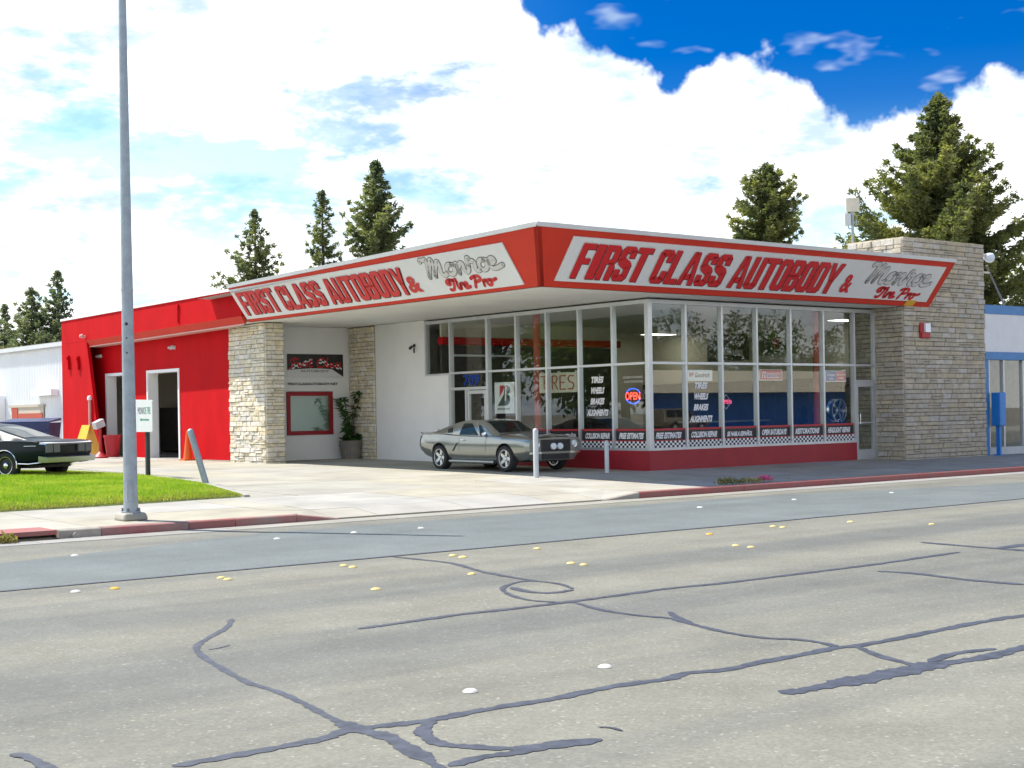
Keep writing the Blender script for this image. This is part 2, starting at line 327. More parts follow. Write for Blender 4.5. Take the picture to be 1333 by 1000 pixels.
def ribbon(mb, pts, w, fn, mi=0, k=6, taper=False):
    p = smooth_path(pts, k) if k > 1 else list(pts); n = len(p); L_ = []; R_ = []
    for i in range(n):
        a, b = p[max(i-1, 0)], p[min(i+1, n-1)]; dx, dy = b[0]-a[0], b[1]-a[1]; l = math.hypot(dx, dy) or 1
        ww = w[i*len(w)//n] if isinstance(w, (list, tuple)) else w
        L_.append((p[i][0]-dy/l*ww/2, p[i][1]+dx/l*ww/2)); R_.append((p[i][0]+dy/l*ww/2, p[i][1]-dx/l*ww/2))
    mb.add([fn(*q) for q in L_+R_], [(i, i+1, n+i+1, n+i) for i in range(n-1)], mi)
    ww = w if not isinstance(w, (list, tuple)) else None
    if ww:
        for c in (p[0], p[-1]):
            mb.add([fn(c[0]+ww/2*math.cos(t*math.pi/4), c[1]+ww/2*math.sin(t*math.pi/4)) for t in range(8)], [tuple(range(8))], mi)
YS = [-1000, -5.3, 0, 14, 24, 60, 1000]; ZS = [-.09, -.09, 0, .13, .2, .3, .3]
def gz(y): return float(np.interp(y, YS, ZS))
# ================================================================== SETTING
ground = MB().box((-500, -500, -1.5), (600, 700, -.42)).build('ground', 'dirt'); tag(ground, kind='structure')
ZR = -.22
road = MB().box((-160, -24.6, -.4), (220, -5.3, ZR)).build('road', 'asphalt'); tag(road, kind='structure')
# a long, slightly uneven strip of newer asphalt
mb = MB(); xs = np.arange(-150, 210, 1.2); top = [(x, float(np.interp(x, [-60, -19, -14.6, -4, 3.2, 15], [-8.6, -8.3, -6.85, -6.6, -8.1, -8.3]))+.05*math.sin(x*.31)+random.uniform(-.03, .03)) for x in xs]; bot = [(x, -11.08+.05*math.sin(x*.17)+random.uniform(-.025, .025)) for x in xs]
n = len(xs); mb.add([(x, y, ZR+.004) for x, y in bot+top], [(i, i+1, n+i+1, n+i) for i in range(n-1)]); mb.build('asphalt_strip', 'asphalt_new', road)
mb = MB()   # sealed joint along the strip
ribbon(mb, [(x, y) for x, y in bot], .07, lambda u, v: (u, v, ZR+.007), k=1); mb.build('joint_seal', 'tar', road)
TAR = [
  (0.07, [(-19.17, -14.58), (-19.43, -14.99), (-19.81, -15.41), (-20.05, -15.70), (-20.21, -16.07), (-20.33, -16.53), (-20.42, -16.94), (-20.50, -17.35), (-20.51, -17.70), (-20.57, -18.10), (-20.64, -18.43), (-20.70, -18.75), (-20.74, -19.04), (-20.72, -19.28), (-20.79, -19.55), (-20.88, -19.91), (-20.96, -20.18)]),
  (0.14, [(-20.70, -18.75), (-20.73, -19.02), (-20.71, -19.22), (-20.77, -19.50), (-20.86, -19.86)]),
  (0.03, [(-20.07, -15.92), (-19.98, -15.91), (-19.85, -15.84)]),
  (0.12, [(-21.86, -19.07), (-21.55, -19.07), (-21.23, -19.07), (-20.97, -19.05), (-20.80, -18.98), (-20.57, -19.01), (-20.36, -19.07), (-20.08, -19.06), (-19.70, -19.06), (-19.43, -19.09), (-19.09, -19.06), (-18.74, -19.06), (-18.49, -19.11), (-18.25, -19.05), (-17.95, -19.14), (-17.57, -19.11), (-17.13, -19.11), (-16.77, -19.09), (-16.58, -19.14), (-16.13, -19.14), (-15.63, -19.12), (-15.09, -19.10), (-14.73, -19.11), (-14.33, -19.15)]),
  (0.11, [(-20.30, -19.08), (-20.47, -19.24), (-20.56, -19.40), (-20.60, -19.59), (-20.52, -19.75), (-20.39, -19.92), (-20.27, -19.96), (-20.12, -19.99), (-19.92, -20.08)]),
  (0.10, [(-20.85, -20.00), (-20.63, -19.96), (-20.46, -20.00), (-20.23, -20.03), (-19.95, -20.10)]),
  (0.16, [(-18.31, -19.91), (-18.14, -19.94), (-17.88, -19.95), (-17.59, -19.98), (-17.28, -19.99), (-17.02, -19.97), (-16.83, -19.96), (-16.50, -20.03), (-16.11, -20.02), (-15.69, -19.98)]),
  (0.26, [(-17.89, -19.94), (-17.57, -19.97), (-17.26, -19.97), (-16.98, -19.97), (-16.79, -19.95)]),
  (0.09, [(-16.63, -19.18), (-16.83, -19.53), (-16.93, -19.82), (-17.00, -19.99)]),
  (0.10, [(-16.78, -19.88), (-16.41, -19.81), (-16.21, -19.84), (-16.01, -19.89)]),
  (0.08, [(-16.45, -15.92), (-16.60, -16.42), (-16.62, -16.87), (-16.55, -17.19), (-16.60, -17.39), (-16.71, -17.75), (-16.79, -18.11), (-16.78, -18.45), (-16.67, -18.65), (-16.66, -18.86), (-16.73, -19.09)]),
  (0.08, [(-16.28, -16.94), (-16.47, -17.21), (-16.63, -17.54)]),
  (0.11, [(-18.71, -15.85), (-18.04, -15.80), (-17.62, -15.77), (-17.10, -15.82), (-16.53, -15.83), (-15.95, -15.82), (-15.19, -15.79), (-14.42, -15.88), (-13.51, -15.89), (-12.73, -15.90), (-12.00, -15.90), (-11.07, -15.84), (-10.39, -15.80)]),
  (0.07, [(-15.80, -15.14), (-15.64, -14.77), (-15.63, -14.40), (-15.80, -14.31), (-16.19, -14.55), (-16.46, -14.95), (-16.62, -15.43), (-16.56, -15.73), (-16.45, -15.92)]),
  (0.12, [(-16.14, -14.60), (-16.24, -15.02), (-16.12, -15.23), (-15.84, -15.19)]),
  (0.09, [(-15.22, -11.15), (-15.18, -11.74), (-15.19, -12.36), (-15.46, -13.23), (-15.59, -13.94), (-15.63, -14.40)]),
  (0.12, [(-12.63, -16.33), (-12.55, -16.74), (-12.66, -17.41), (-12.63, -18.08)]),
  (0.14, [(-9.64, -14.72), (-9.71, -15.27), (-9.76, -16.25), (-9.69, -16.32)]),
  (0.20, [(-9.71, -15.88), (-8.94, -15.86)]),
  (0.09, [(-22.36, -18.25), (-22.33, -18.4), (-22.34, -18.76), (-22.36, -19.1)]),
  (0.03, [(-19.74, -19.85), (-19.70, -19.91), (-19.71, -20.01)]),
]
DOTS = {'o': [(-18.99, -11.75), (-10.50, -11.93)], 'y': [(-17.77, -11.69), (-17.79, -11.88), (-16.19, -11.62), (-16.21, -11.84), (-17.17, -13.77), (-14.66, -11.64), (-14.69, -11.88), (-15.71, -13.40), (-13.42, -11.74), (-14.28, -13.37), (-14.29, -13.60), (-11.51, -13.33), (-11.54, -13.61), (-8.98, -11.74), (-9.00, -11.94), (-7.63, -12.07), (-7.25, -13.22)], 'w': [(-17.89, -7.98), (-14.90, -7.82), (-13.61, -7.79), (-12.48, -7.88), (-19.64, -18.57), (-18.47, -18.52), (-6.65, -8.05), (-4.07, -7.99), (-1.31, -8.13), (-19.38, -11.70)]}
def wobble(pts, w):   # a poured tar line with a ragged width
    p = smooth_path(pts, 10); n = len(p); A = []; B = []; ph = random.random()*9
    for i in range(n):
        a, b = p[max(i-1, 0)], p[min(i+1, n-1)]; dx, dy = b[0]-a[0], b[1]-a[1]; l = math.hypot(dx, dy) or 1
        e = min(1, .35+min(i, n-1-i)*.22)
        ww = w*e*(.80+.12*math.sin(i*.45+ph)+.09*math.sin(i*1.31+2*ph)+random.uniform(-.06, .06)); o = random.uniform(-.06, .06)*w
        A.append((p[i][0]-dy/l*(ww/2+o), p[i][1]+dx/l*(ww/2+o))); B.append((p[i][0]+dy/l*(ww/2-o), p[i][1]-dx/l*(ww/2-o)))
    return A, B
for k, (w, pts) in enumerate(TAR):
    A, B = wobble(pts, w); n = len(A); z = ZR+.0032+.0001*k; mb = MB()
    mb.add([(x, y, z) for x, y in A+B], [(i, i+1, n+i+1, n+i) for i in range(n-1)]); mb.build('tar_seal', 'tar', road)
prof = [(.0, .018), (.025, .0175), (.042, .012), (.052, .0)]
dm = {k: MB().lathe(prof, 14).mesh('raised_marker', m, True) for k, m in (('y', 'dot_yellow'), ('o', 'dot_orange'), ('w', 'dot_white'))}
for k, l in DOTS.items():
    for x, y in l:
        o = link('raised_marker', dm[k], road, (x, y, ZR+.003)); s = random.uniform(.92, 1.08); o.scale = (s, s*random.uniform(.9, 1.05), 1.)
# opposite side, behind the viewer
MBo = MB().box((-160, -34, -.4), (220, -24.6, -.08)).build('opposite_pavement', 'concrete'); tag(MBo, kind='structure')
# gutter pan, kerbs
gut = MB().box((-160, -5.92, -.4), (220, -5.3, ZR+.002)).build('gutter', 'gutter'); tag(gut, kind='structure')
gm = MB().box((-1.49, -.295, -.005), (1.49, .295, .004)).mesh('gutter_slab', 'gutter')
for i in range(24): link('gutter_slab', gm, gut, (-40+i*3, -5.61, ZR+.003))
kerb = MB().box((-160, -5.28, -.5), (220, -5.16, -.26)).build('kerb', 'kerb_plain'); tag(kerb, kind='structure')
def kerb_seg(x0, x1, m, h0=-.09, h1=-.09):
    mb = MB()
    pr = lambda x, h: [(x, -5.300, -.3), (x, -5.285, h-.015), (x, -5.262, h), (x, -5.152, h+.002), (x, -5.15, -.3)]
    a, b = pr(x0+.006, h0), pr(x1-.006, h1); k = 5
    mb.add(a+b, [(i, (i+1) % k, k+(i+1) % k, k+i) for i in range(k)]+[tuple(range(k))[::-1], tuple(range(k, 2*k))])
    return mb.build('kerb_stone', m, kerb)
segs = [(-44, -41, 'kerb_red'), (-41, -38, 'kerb_red'), (-38, -35, 'kerb_red'), (-35, -32, 'kerb_red'), (-32, -29, 'kerb_red'), (-29, -26, 'kerb_red'), (-26, -23, 'kerb_red'), (-23, -20.5, 'kerb_red')]
segs += [(-17.05, -16.4, 'kerb_plain'), (-16.4, -15.0, 'kerb_red'), (-15.0, -14.2, 'kerb_red_fresh'), (-14.2, -13.1, 'kerb_red')]
for a, b, m in segs: kerb_seg(a, b, m)
kerb_seg(-13.1, -12.3, 'kerb_red', -.09, -.195)
kerb_seg(-6.35, -5.45, 'kerb_plain', -.195, -.09)
for x in np.arange(-5.45, 60, 3.): kerb_seg(x, x+3, 'kerb_red_fresh')
# storm-drain inlet: dark slot under a red-painted kerb lid
inlet = empty('storm_drain', (-18.8, -5.25, ZR), 0, 'open storm drain slot under the red painted kerb lid at far left', 'storm drain')
def ch(o, r): o.location = Vector(o.location)-r.location; return o
MB().hexa([(-1.7, -.06, .07), (1.72, -.06, .07), (1.72, .6, .07), (-1.7, .6, .07), (-1.7, -.06, .135), (1.72, -.06, .135), (1.72, .6, .145), (-1.7, .6, .145)]).build('lid', 'kerb_red_fresh', inlet)
MB().box((-1.7, .25, -.2), (1.72, .3, .07)).box((-1.7, -.02, -.25), (1.72, .25, -.1)).build('catch_pit', 'black', inlet)
MB().cyl((2.0, -.085, .03), (2.0, -.045, .03), .055, n=16).build('drain_boss', 'kerb_plain', inlet)
# lot and pavements
mb = MB(); gx = [-70, -12.4, -6.3, 0, 40, 120]; gy = [-5.15, -4.6, -3.6, 0, 7, 14, 24, 40, 60, 200]
def zlot(x, y):
    z = gz(y)
    if -13.2 < x < -5.5 and y < -3.5: z -= {-5.15: .112, -4.6: .06, -3.6: .0}.get(y, 0)
    return z-.012
mb.add([(x, y, zlot(x, y)) for y in gy for x in gx], [(j*6+i, j*6+i+1, (j+1)*6+i+1, (j+1)*6+i) for j in range(9) for i in range(5)])
lot = mb.build('lot', 'concrete_lot'); tag(lot, kind='structure')
sidewalk = MB().box((-70, -5.14, -.35), (120, -1.5, -.2)).build('sidewalk', 'concrete'); tag(sidewalk, kind='structure')
_sl = {}
def slab(x0, x1, y0, y1, par, m='concrete', zf=None, name='paving_slab'):
    g = .007; zf = zf or (lambda x, y: gz(y)); p = [(x0+g, y0+g), (x1-g, y0+g), (x1-g, y1-g), (x0+g, y1-g)]; j = random.uniform(-.002, .002)
    mb = MB().hexa([(x, y, zf(x, y)-.06) for x, y in p]+[(x, y, zf(x, y)+j) for x, y in p]); return mb.build(name, m, par)
for i, x in enumerate(np.arange(-30.5, -13, 1.75)):
    slab(x, x+1.75, -5.15, -3.35, sidewalk); slab(x, x+1.75, -3.35, -1.45, sidewalk)
slab(-13.0, -12.3, -3.35, -1.45, sidewalk)
def zap(x, y):   # driveway apron dips to the gutter, with flared wings
    t = max(0, min(1, (-3.5-y)/1.65)); e = max(0, min(1, min((x+13.1)/.8, (-5.45-x)/.9))); return gz(y)-.118*t*t*e
for x0, x1 in ((-13.0, -12.3), (-12.3, -11.4), (-11.4, -9.4), (-9.4, -7.5), (-7.5, -6.35), (-6.35, -5.45)):
    slab(x0, x1, -5.15, -4.3, sidewalk, 'concrete', zap); slab(x0, x1, -4.3, -3.5 if x0 > -13 else -3.35, sidewalk, 'concrete', zap)
for x0, x1 in ((-12.3, -9.4), (-9.4, -7.5), (-7.5, -5.45)): slab(x0, x1, -3.5, -1.45, sidewalk)
for x in np.arange(-5.45, 30, 1.75):
    for y0, y1 in ((-5.15, -3.35), (-3.35, -1.65), (-1.65, .02)):
        if not (x+1.75 > 9.0 and y1 > -1): slab(x, x+1.75, y0, y1, sidewalk)
for x0, x1 in ((-10.8, -7.3), (-7.3, -3.9), (-3.9, -.02)):
    for y0, y1 in ((-1.45, 2.2), (2.2, 5.9), (5.9, 9.6), (9.6, 13.6)):
        if x0 == -10.8 and y0 > 2.5: x0_ = -9.2
        else: x0_ = x0
        slab(x0_, x1, y0, y1, lot, 'concrete_lot')
for x0, x1 in ((-9.2, -6.6), (-6.6, -3.95)):
    for y0, y1 in ((13.6, 17.5), (17.5, 21.5), (21.5, 25.5), (25.5, 29)): slab(x0, x1, y0, y1, lot, 'concrete_lot')
# lawn: a low mound and its grass
LAWN = [(-11.75, -.95), (-11.1, 1.2), (-10.45, 3.2), (-10.0, 5.5), (-9.75, 8.3), (-10.1, 11.2), (-11.2, 13.0), (-14, 13.6), (-34, 13.6), (-34, -1.35), (-20, -1.35), (-15, -1.3)]
def inpoly(x, y):
    r = False; n = len(LAWN)
    for i in range(n):
        (x1, y1), (x2, y2) = LAWN[i], LAWN[i-1]
        if (y1 > y) != (y2 > y) and x < (x2-x1)*(y-y1)/(y2-y1)+x1: r = not r
    return r
def edist(x, y):
    d = 9.
    for i in range(len(LAWN)):
        (x1, y1), (x2, y2) = LAWN[i-1], LAWN[i]; L2 = (x2-x1)**2+(y2-y1)**2; t = max(0, min(1, ((x-x1)*(x2-x1)+(y-y1)*(y2-y1))/L2))
        d = min(d, math.hypot(x-x1-t*(x2-x1), y-y1-t*(y2-y1)))
    return d
def zlawn(x, y): d = edist(x, y); return gz(y)+.02+.10*(1-math.exp(-d/1.6))
mb = MB(); C0 = (-13.5, 5.); rings = 7; nL = len(LAWN)
dense = [((1-t)*LAWN[i][0]+t*LAWN[(i+1) % nL][0], (1-t)*LAWN[i][1]+t*LAWN[(i+1) % nL][1]) for i in range(nL) for t in (0, .34, .67)]
nD = len(dense); vs = []
for r in range(rings):
    k = 1-r/rings
    for x, y in dense: X, Y = C0[0]+(x-C0[0])*k, C0[1]+(y-C0[1])*k; vs.append((X, Y, zlawn(X, Y) if r else gz(Y)-.01))
vs.append((*C0, zlawn(*C0)))
mb.add(vs, [(r*nD+i, r*nD+(i+1) % nD, (r+1)*nD+(i+1) % nD, (r+1)*nD+i) for r in range(rings-1) for i in range(nD)]+[((rings-1)*nD+i, (rings-1)*nD+(i+1) % nD, rings*nD) for i in range(nD)])
lawn = mb.build('lawn', 'lawn_soil', smooth=True); tag(lawn, kind='structure')
def grass(nb, keep, m, hmin, hmax, label):
    V = []; k = 0
    while k < nb:
        x, y = random.uniform(-24, -9.6), random.uniform(-1.4, 13.6)
        if x < -25+(y+25.7)*.30: continue
        if not inpoly(x, y): continue
        d = edist(x, y)
        if not keep(d, x, y): continue
        z = zlawn(x, y)-.005; h = random.uniform(hmin, hmax)*(1 if d > .15 else .7); a = random.random()*6.283; w = random.uniform(.006, .013); lx, ly = random.gauss(0, .35)*h, random.gauss(0, .35)*h
        V += [(x-w*math.cos(a), y-w*math.sin(a), z), (x+w*math.cos(a), y+w*math.sin(a), z), (x+lx, y+ly, z+h)]; k += 1
    V = np.array(V); o = big_mesh('grass', V, np.arange(len(V)).reshape(-1, 3), m); tag(o, label, 'grass', kind='stuff')
grass(90000, lambda d, x, y: True, 'grass', .03, .075, 'bright green mown grass on the low mound behind the pavement')
grass(14000, lambda d, x, y: y < 1.2 and random.random() < math.exp(-d/.4), 'dry_grass', .02, .05, 'dry yellowish grass along the lawn edge by the pavement')
mb = MB()   # concrete edging by the driveway
ed = [(-11.72, -1.0), (-11.05, 1.2), (-10.4, 3.2), (-9.95, 5.5), (-9.70, 8.3)]
for a, b in zip(ed[:-1], ed[1:]):
    mb.hexa([(a[0]-.02, a[1], gz(a[1])-.05), (a[0]+.10, a[1], gz(a[1])-.05), (b[0]+.10, b[1], gz(b[1])-.05), (b[0]-.02, b[1], gz(b[1])-.05), (a[0]-.02, a[1], gz(a[1])+.035), (a[0]+.10, a[1], gz(a[1])+.03), (b[0]+.10, b[1], gz(b[1])+.03), (b[0]-.02, b[1], gz(b[1])+.035)])
mb.build('edging', 'concrete', lawn)
# ================================================================== STONEWORK
def stone_units(m, k=6):
    out = []
    for q in range(k):
        r = random.Random(q*13+len(m)); j = lambda a: r.uniform(-a, a); mb = MB(); i = .045
        b = [(-.5, .5, -.5), (.5, .5, -.5), (.5, .5, .5), (-.5, .5, .5)]
        f = [(-.5+j(.006), -.22+j(.1), -.5), (.5+j(.006), -.22+j(.1), -.5), (.5, -.22+j(.1), .5), (-.5, -.22+j(.1), .5)]
        g = [(-.5+i+j(.015), -.5+j(.16), -.5+2*i+j(.04)), (.5-i+j(.015), -.5+j(.16), -.5+2*i+j(.04)), (.5-i+j(.015), -.5+j(.16), .5-2*i+j(.04)), (-.5+i+j(.015), -.5+j(.16), .5-2*i+j(.04))]
        mb.add(b+f+g, [(0, 1, 2, 3)]+[(a, (a+1) % 4, 4+(a+1) % 4, 4+a) for a in range(4)]+[(4+a, 4+(a+1) % 4, 8+(a+1) % 4, 8+a) for a in range(4)]+[(8, 9, 10, 11)])
        out.append(mb.mesh('stone', m))
    return out
UNITS = {m: stone_units(m) for m in ('stone_cream', 'stone_grey')}
def layout(U, H, hr, wr, seed):
    r = random.Random(seed); out = []; z = 0.
    while z < H-.02:
        h = min(r.uniform(*hr), H-z)
        if H-z-h < hr[0]*.6: h = H-z
        u = 0.
        while u < U-.01:
            w = r.uniform(*wr)
            if r.random() < .15: w *= 1.5
            if U-u-w < wr[0]*.7: w = U-u
            if r.random() < .12 and h > .12 and w > .2: out += [(u, z, w, h/2), (u, z+h/2, w, h/2)]
            else: out.append((u, z, w, h))
            u += w
        z += h
    return out
def lay_stones(parent, faces, m, limit=300):
    """faces: (origin, 'y' or 'x' facing, U, H, ...) -> stones standing proud of the mortar core"""
    allst = []
    for org, face, U, H, hr, wr, seed in faces:
        for (u, z, w, h) in layout(U, H, hr, wr, seed): allst.append((w*h, org, face, u, z, w, h))
    allst.sort(key=lambda a: -a[0]); gap = .010; fill = MB()
    for i, (_, org, face, u, z, w, h) in enumerate(allst):
        me = random.choice(UNITS[m]); d = random.uniform(.04, .09); sc = (w-gap, d, h-gap)
        if face == 'y': loc = (org[0]+u+w/2, org[1]-d*.3, org[2]+z+h/2); rz = 0.
        else: loc = (org[0]-d*.3, org[1]-u-w/2, org[2]+z+h/2); rz = -math.pi/2
        if i < limit:
            o = link('stone', me, parent, loc); o.scale = sc; o.rotation_euler.z = rz
        else:
            M = Matrix.Translation(loc) @ Matrix.Rotation(rz, 4, 'Z') @ Matrix.Diagonal((*sc, 1))
            fill.add([M @ v.co for v in me.vertices], [tuple(p.vertices) for p in me.polygons])
    if fill.v: tag(fill.build('small_stones', m, parent), kind='stuff')
tower = empty('stone_tower', (0, 0, 0), 0, 'tall grey stone tower at the right end of the showroom', 'stone tower')
MB().box((9.08, -.92, -.12), (12.97, 1.0, 6.18)).build('core', 'mortar', tower)
lay_stones(tower, [((9.05, -.92, -.1), 'y', 3.95, 6.33, (.10, .165), (.2, .52), 1), ((9.08, .95, -.1), 'x', 1.87, 6.33, (.10, .165), (.2, .46), 2)], 'stone_grey')
c = MB()
for x in np.arange(9.05, 12.9, .66): c.hexa([(x, -.97, 6.2), (x+.65, -.97, 6.2), (x+.65, 1.0, 6.2), (x, 1.0, 6.2)]+[(x, -.97, 6.25+random.uniform(0, .02)), (x+.65, -.97, 6.25), (x+.65, 1., 6.26), (x, 1., 6.25)])
c.build('coping', 'stone_grey', tower)
pier = empty('stone_pier', (0, 0, 0), 0, 'sunlit cream stone pier between the garage and the entrance recess', 'stone pier')
MB().box((-3.92, 12.13, 0), (-3.3, 14.33, 4.29)).build('core', 'mortar', pier)
lay_stones(pier, [((-3.92, 14.34, .05), 'x', 2.22, 4.22, (.10, .16), (.2, .44), 3), ((-3.94, 12.13, .05), 'y', .62, 4.22, (.10, .16), (.2, .4), 4)], 'stone_cream')
pier2 = empty('stone_pier', (0, 0, 0), 0, 'shaded brown stone pier beside the planter at the entrance recess', 'stone pier')
MB().box((-.0, 12.22, 0), (.3, 13.66, 4.29)).build('core', 'mortar', pier2)
lay_stones(pier2, [((0., 13.66, .05), 'x', 1.44, 4.22, (.10, .17), (.2, .46), 5)], 'stone_cream')
# ================================================================== SHOWROOM
shop = empty('showroom_building', (0, 0, 0), 0, 'low showroom with glass corner, white canopy roof and red fascia', 'building')
ZS0, ZM, ZT = .53, 2.67, 4.19
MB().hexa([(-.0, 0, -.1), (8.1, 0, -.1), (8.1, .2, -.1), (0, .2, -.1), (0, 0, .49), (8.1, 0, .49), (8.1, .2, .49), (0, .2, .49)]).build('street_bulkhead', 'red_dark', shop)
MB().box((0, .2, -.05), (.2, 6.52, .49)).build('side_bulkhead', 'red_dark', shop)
MB().box((.0, 8.36, -.05), (.2, 9.55, 2.62)).box((0, 9.55, -.05), (.2, 12.2, 4.29)).build('side_wall', 'white_paint', shop)
MB().box((-3.35, 13.7, -.05), (-2.34, 13.9, 4.29)).box((-.66, 13.7, -.05), (.3, 13.9, 4.29)).box((-2.34, 13.7, -.05), (-.66, 13.9, .9)).box((-2.34, 13.7, 2.27), (-.66, 13.9, 4.29)).build('recess_wall', 'white_paint', shop)
# glazing: perimeter frame with mullions and panes
def bar(mb, a, b): return mb.box(a, b)
gl = MB().box((0.07, .03, .49), (8.1, .15, .555)).box((0.07, .03, 4.15), (9.05, .15, 4.25)).build('street_glazing', 'aluminium', shop)
bevel(MB().box((-.012, -.012, .49), (.13, .13, 4.25)).build('corner_post', 'aluminium', shop), .01)
xsR = [.10, 1.34, 2.67, 4.01, 5.37, 6.74, 8.09, 9.03]
for i, x in enumerate(xsR[1:]):
    z0 = .52 if i < 5 else -.02
    MB().box((x-.032, .015, z0), (x+.032, .15, 4.17)).build('mullion', 'aluminium', gl)
    MB().box((x+.032, .045, z0), (x+.05, .14, 4.17)).build('mullion_gasket', 'vinyl_black', gl) if i < 6 else None
for i in range(7):
    a, b = xsR[i]+.05, xsR[i+1]-.032
    MB().box((a, .02, ZM-.03), (b, .15, ZM+.03)).build('transom', 'aluminium', gl)
    MB().box((a, .085, ZM+.03), (b, .093, 4.15)).build('pane', 'pane_glass', gl)
    if i < 6: MB().box((a, .085, .555), (b, .093, ZM-.03)).build('pane', 'pane_glass', gl)
    else: MB().box((a, .085, 2.24), (b, .093, ZM-.03)).build('pane', 'pane_glass', gl)
d = MB().box((8.15, .03, -.03), (8.98, .12, .28)).box((8.15, .03, 2.06), (8.98, .12, 2.2)).box((8.14, .03, .28), (8.23, .12, 2.06)).box((8.90, .03, .28), (8.98, .12, 2.06)).box((8.23, .04, 1.02), (8.90, .11, 1.06)).build('street_door', 'aluminium', shop)
MB().box((8.23, .07, .28), (8.90, .078, 1.02)).build('pane', 'pane_glass', d); MB().box((8.23, .07, 1.06), (8.90, .078, 2.06)).build('pane', 'pane_glass', d)
MB().cyl((8.28, .0, 1.0), (8.28, .0, 1.3), .012).box((8.27, 0, 1.02), (8.29, .04, 1.04)).box((8.27, 0, 1.26), (8.29, .04, 1.28)).build('door_handle', 'chrome', d)
MB().box((8.12, .02, 2.2), (9.0, .14, 2.25)).build('door_header', 'aluminium', shop)
gs = MB().box((.03, .13, .49), (.15, 6.55, .555)).box((.03, .13, 4.15), (.15, 9.56, 4.25)).box((.03, 8.33, 2.60), (.15, 9.56, 2.68)).build('side_glazing', 'aluminium', shop)
ysL = [.13, 1.35, 2.65, 3.95, 5.25, 6.55, 8.31, 9.53]
for i, y in enumerate(ysL[1:]):
    z0 = .52 if i < 4 else (0. if i < 6 else 2.62)
    w = .035 if i != 4 else .05
    MB().box((.015, y-w, z0), (.15, y+w, 4.17)).build('mullion', 'aluminium', gs)
for i in range(7):
    a, b = ysL[i]+.04, ysL[i+1]-.035
    MB().box((.02, a, ZM-.03), (.15, b, ZM+.03)).build('transom', 'aluminium', gs) if i < 6 else None
    MB().box((.085, a, ZM+.03), (.093, b, 4.15)).build('pane', 'pane_glass', gs)
    if i < 5: MB().box((.085, a, .555), (.093, b, ZM-.03)).build('pane', 'pane_glass', gs)
    elif i == 5: MB().box((.085, a, 2.25), (.093, b, ZM-.03)).build('pane', 'pane_glass', gs)
MB().box((.02, 6.6, 2.17), (.14, 8.27, 2.25)).box((.02, 7.52, .05), (.14, 7.60, 2.17)).build('side_door_frame', 'aluminium', shop)
d = MB().box((.03, 6.62, .03), (.10, 7.5, .25)).box((.03, 6.62, 2.05), (.10, 7.5, 2.15)).box((.03, 6.62, .25), (.10, 6.71, 2.05)).box((.03, 7.41, .25), (.10, 7.5, 2.05)).build('side_door', 'aluminium', shop)
MB().box((.06, 6.71, .25), (.068, 7.41, 2.05)).build('pane', 'pane_glass', d)
MB().box((.06, 7.62, .05), (.068, 8.27, 2.17)).build('side_light', 'pane_glass', shop)
# canopy roof
SX, SY, SZ, TX, TY, TZ = -4.28, -1.0, 4.30, -5.10, -1.90, 5.50; XE, YE, TZE = 10.15, 12.45, 5.28; TXE = SX+(TX-SX)*(TZE-SZ)/(TZ-SZ)
MB().add([(SX, SY, SZ), (XE-.01, SY, SZ), (XE-.01, 14.4, SZ), (SX, 14.4, SZ), (SX+.05, SY+.05, SZ+.3), (XE-.01, SY+.05, SZ+.3), (XE-.01, 14.4, SZ+.3), (SX+.05, 14.4, SZ+.3)], [(0, 3, 2, 1), (4, 5, 6, 7), (0, 1, 5, 4), (1, 2, 6, 5), (2, 3, 7, 6), (3, 0, 4, 7)]).build('soffit', 'soffit_white', shop)
MB().add([(TX+.15, TY+.15, 5.38), (XE, TY+.15, 5.38), (12.9, 1, 5.38), (12.9, 14.4, 5.1), (TX+.15, 14.4, 5.1)], [(0, 1, 2, 3, 4)]).build('roof_deck', 'roof_grey', shop)
fz = .10
MB().hexa([(SX, SY, SZ), (XE, SY, SZ), (XE, SY+.1, SZ), (SX, SY+.1, SZ), (TX, TY, TZ), (XE, TY, TZ), (XE, TY+.12, TZ), (TX, TY+.12, TZ)]).build('street_fascia', 'red_fascia', shop)
MB().hexa([(SX, SY, SZ), (SX+.1, SY, SZ), (SX+.1, YE, SZ), (SX, YE, SZ), (TX, TY, TZ), (TX+.12, TY, TZ), (TXE+.12, YE, TZE), (TXE, YE, TZE)]).build('side_fascia', 'red_fascia', shop)
MB().hexa([(TX-.03, TY-.03, TZ-.01), (XE+.02, TY-.03, TZ-.01), (XE+.02, TY+.3, TZ-.01), (TX+.3, TY+.3, TZ-.01), (TX-.05, TY-.05, TZ+.085), (XE+.03, TY-.05, TZ+.085), (XE+.03, TY+.3, TZ+.085), (TX+.3, TY+.3, TZ+.085)]).build('street_flashing', 'flashing', shop)
MB().hexa([(TX-.03, TY+.0, TZ-.012), (TX+.3, TY+.3, TZ-.012), (TXE+.3, YE, TZE-.012), (TXE-.03, YE, TZE-.012), (TX-.05, TY+.0, TZ+.083), (TX+.3, TY+.3, TZ+.083), (TXE+.3, YE, TZE+.083), (TXE-.05, YE, TZE+.083)]).build('side_flashing', 'flashing', shop)
MB().hexa([(XE, SY, SZ+.005), (XE+.02, SY, SZ+.005), (XE+.02, SY+1.5, SZ+.005), (XE, SY+1.5, SZ+.005), (XE, TY, TZ-.01), (XE+.02, TY, TZ-.01), (XE+.02, TY+1, TZ-.01), (XE, TY+1, TZ-.01)]).build('end_cap', 'red_fascia', shop)
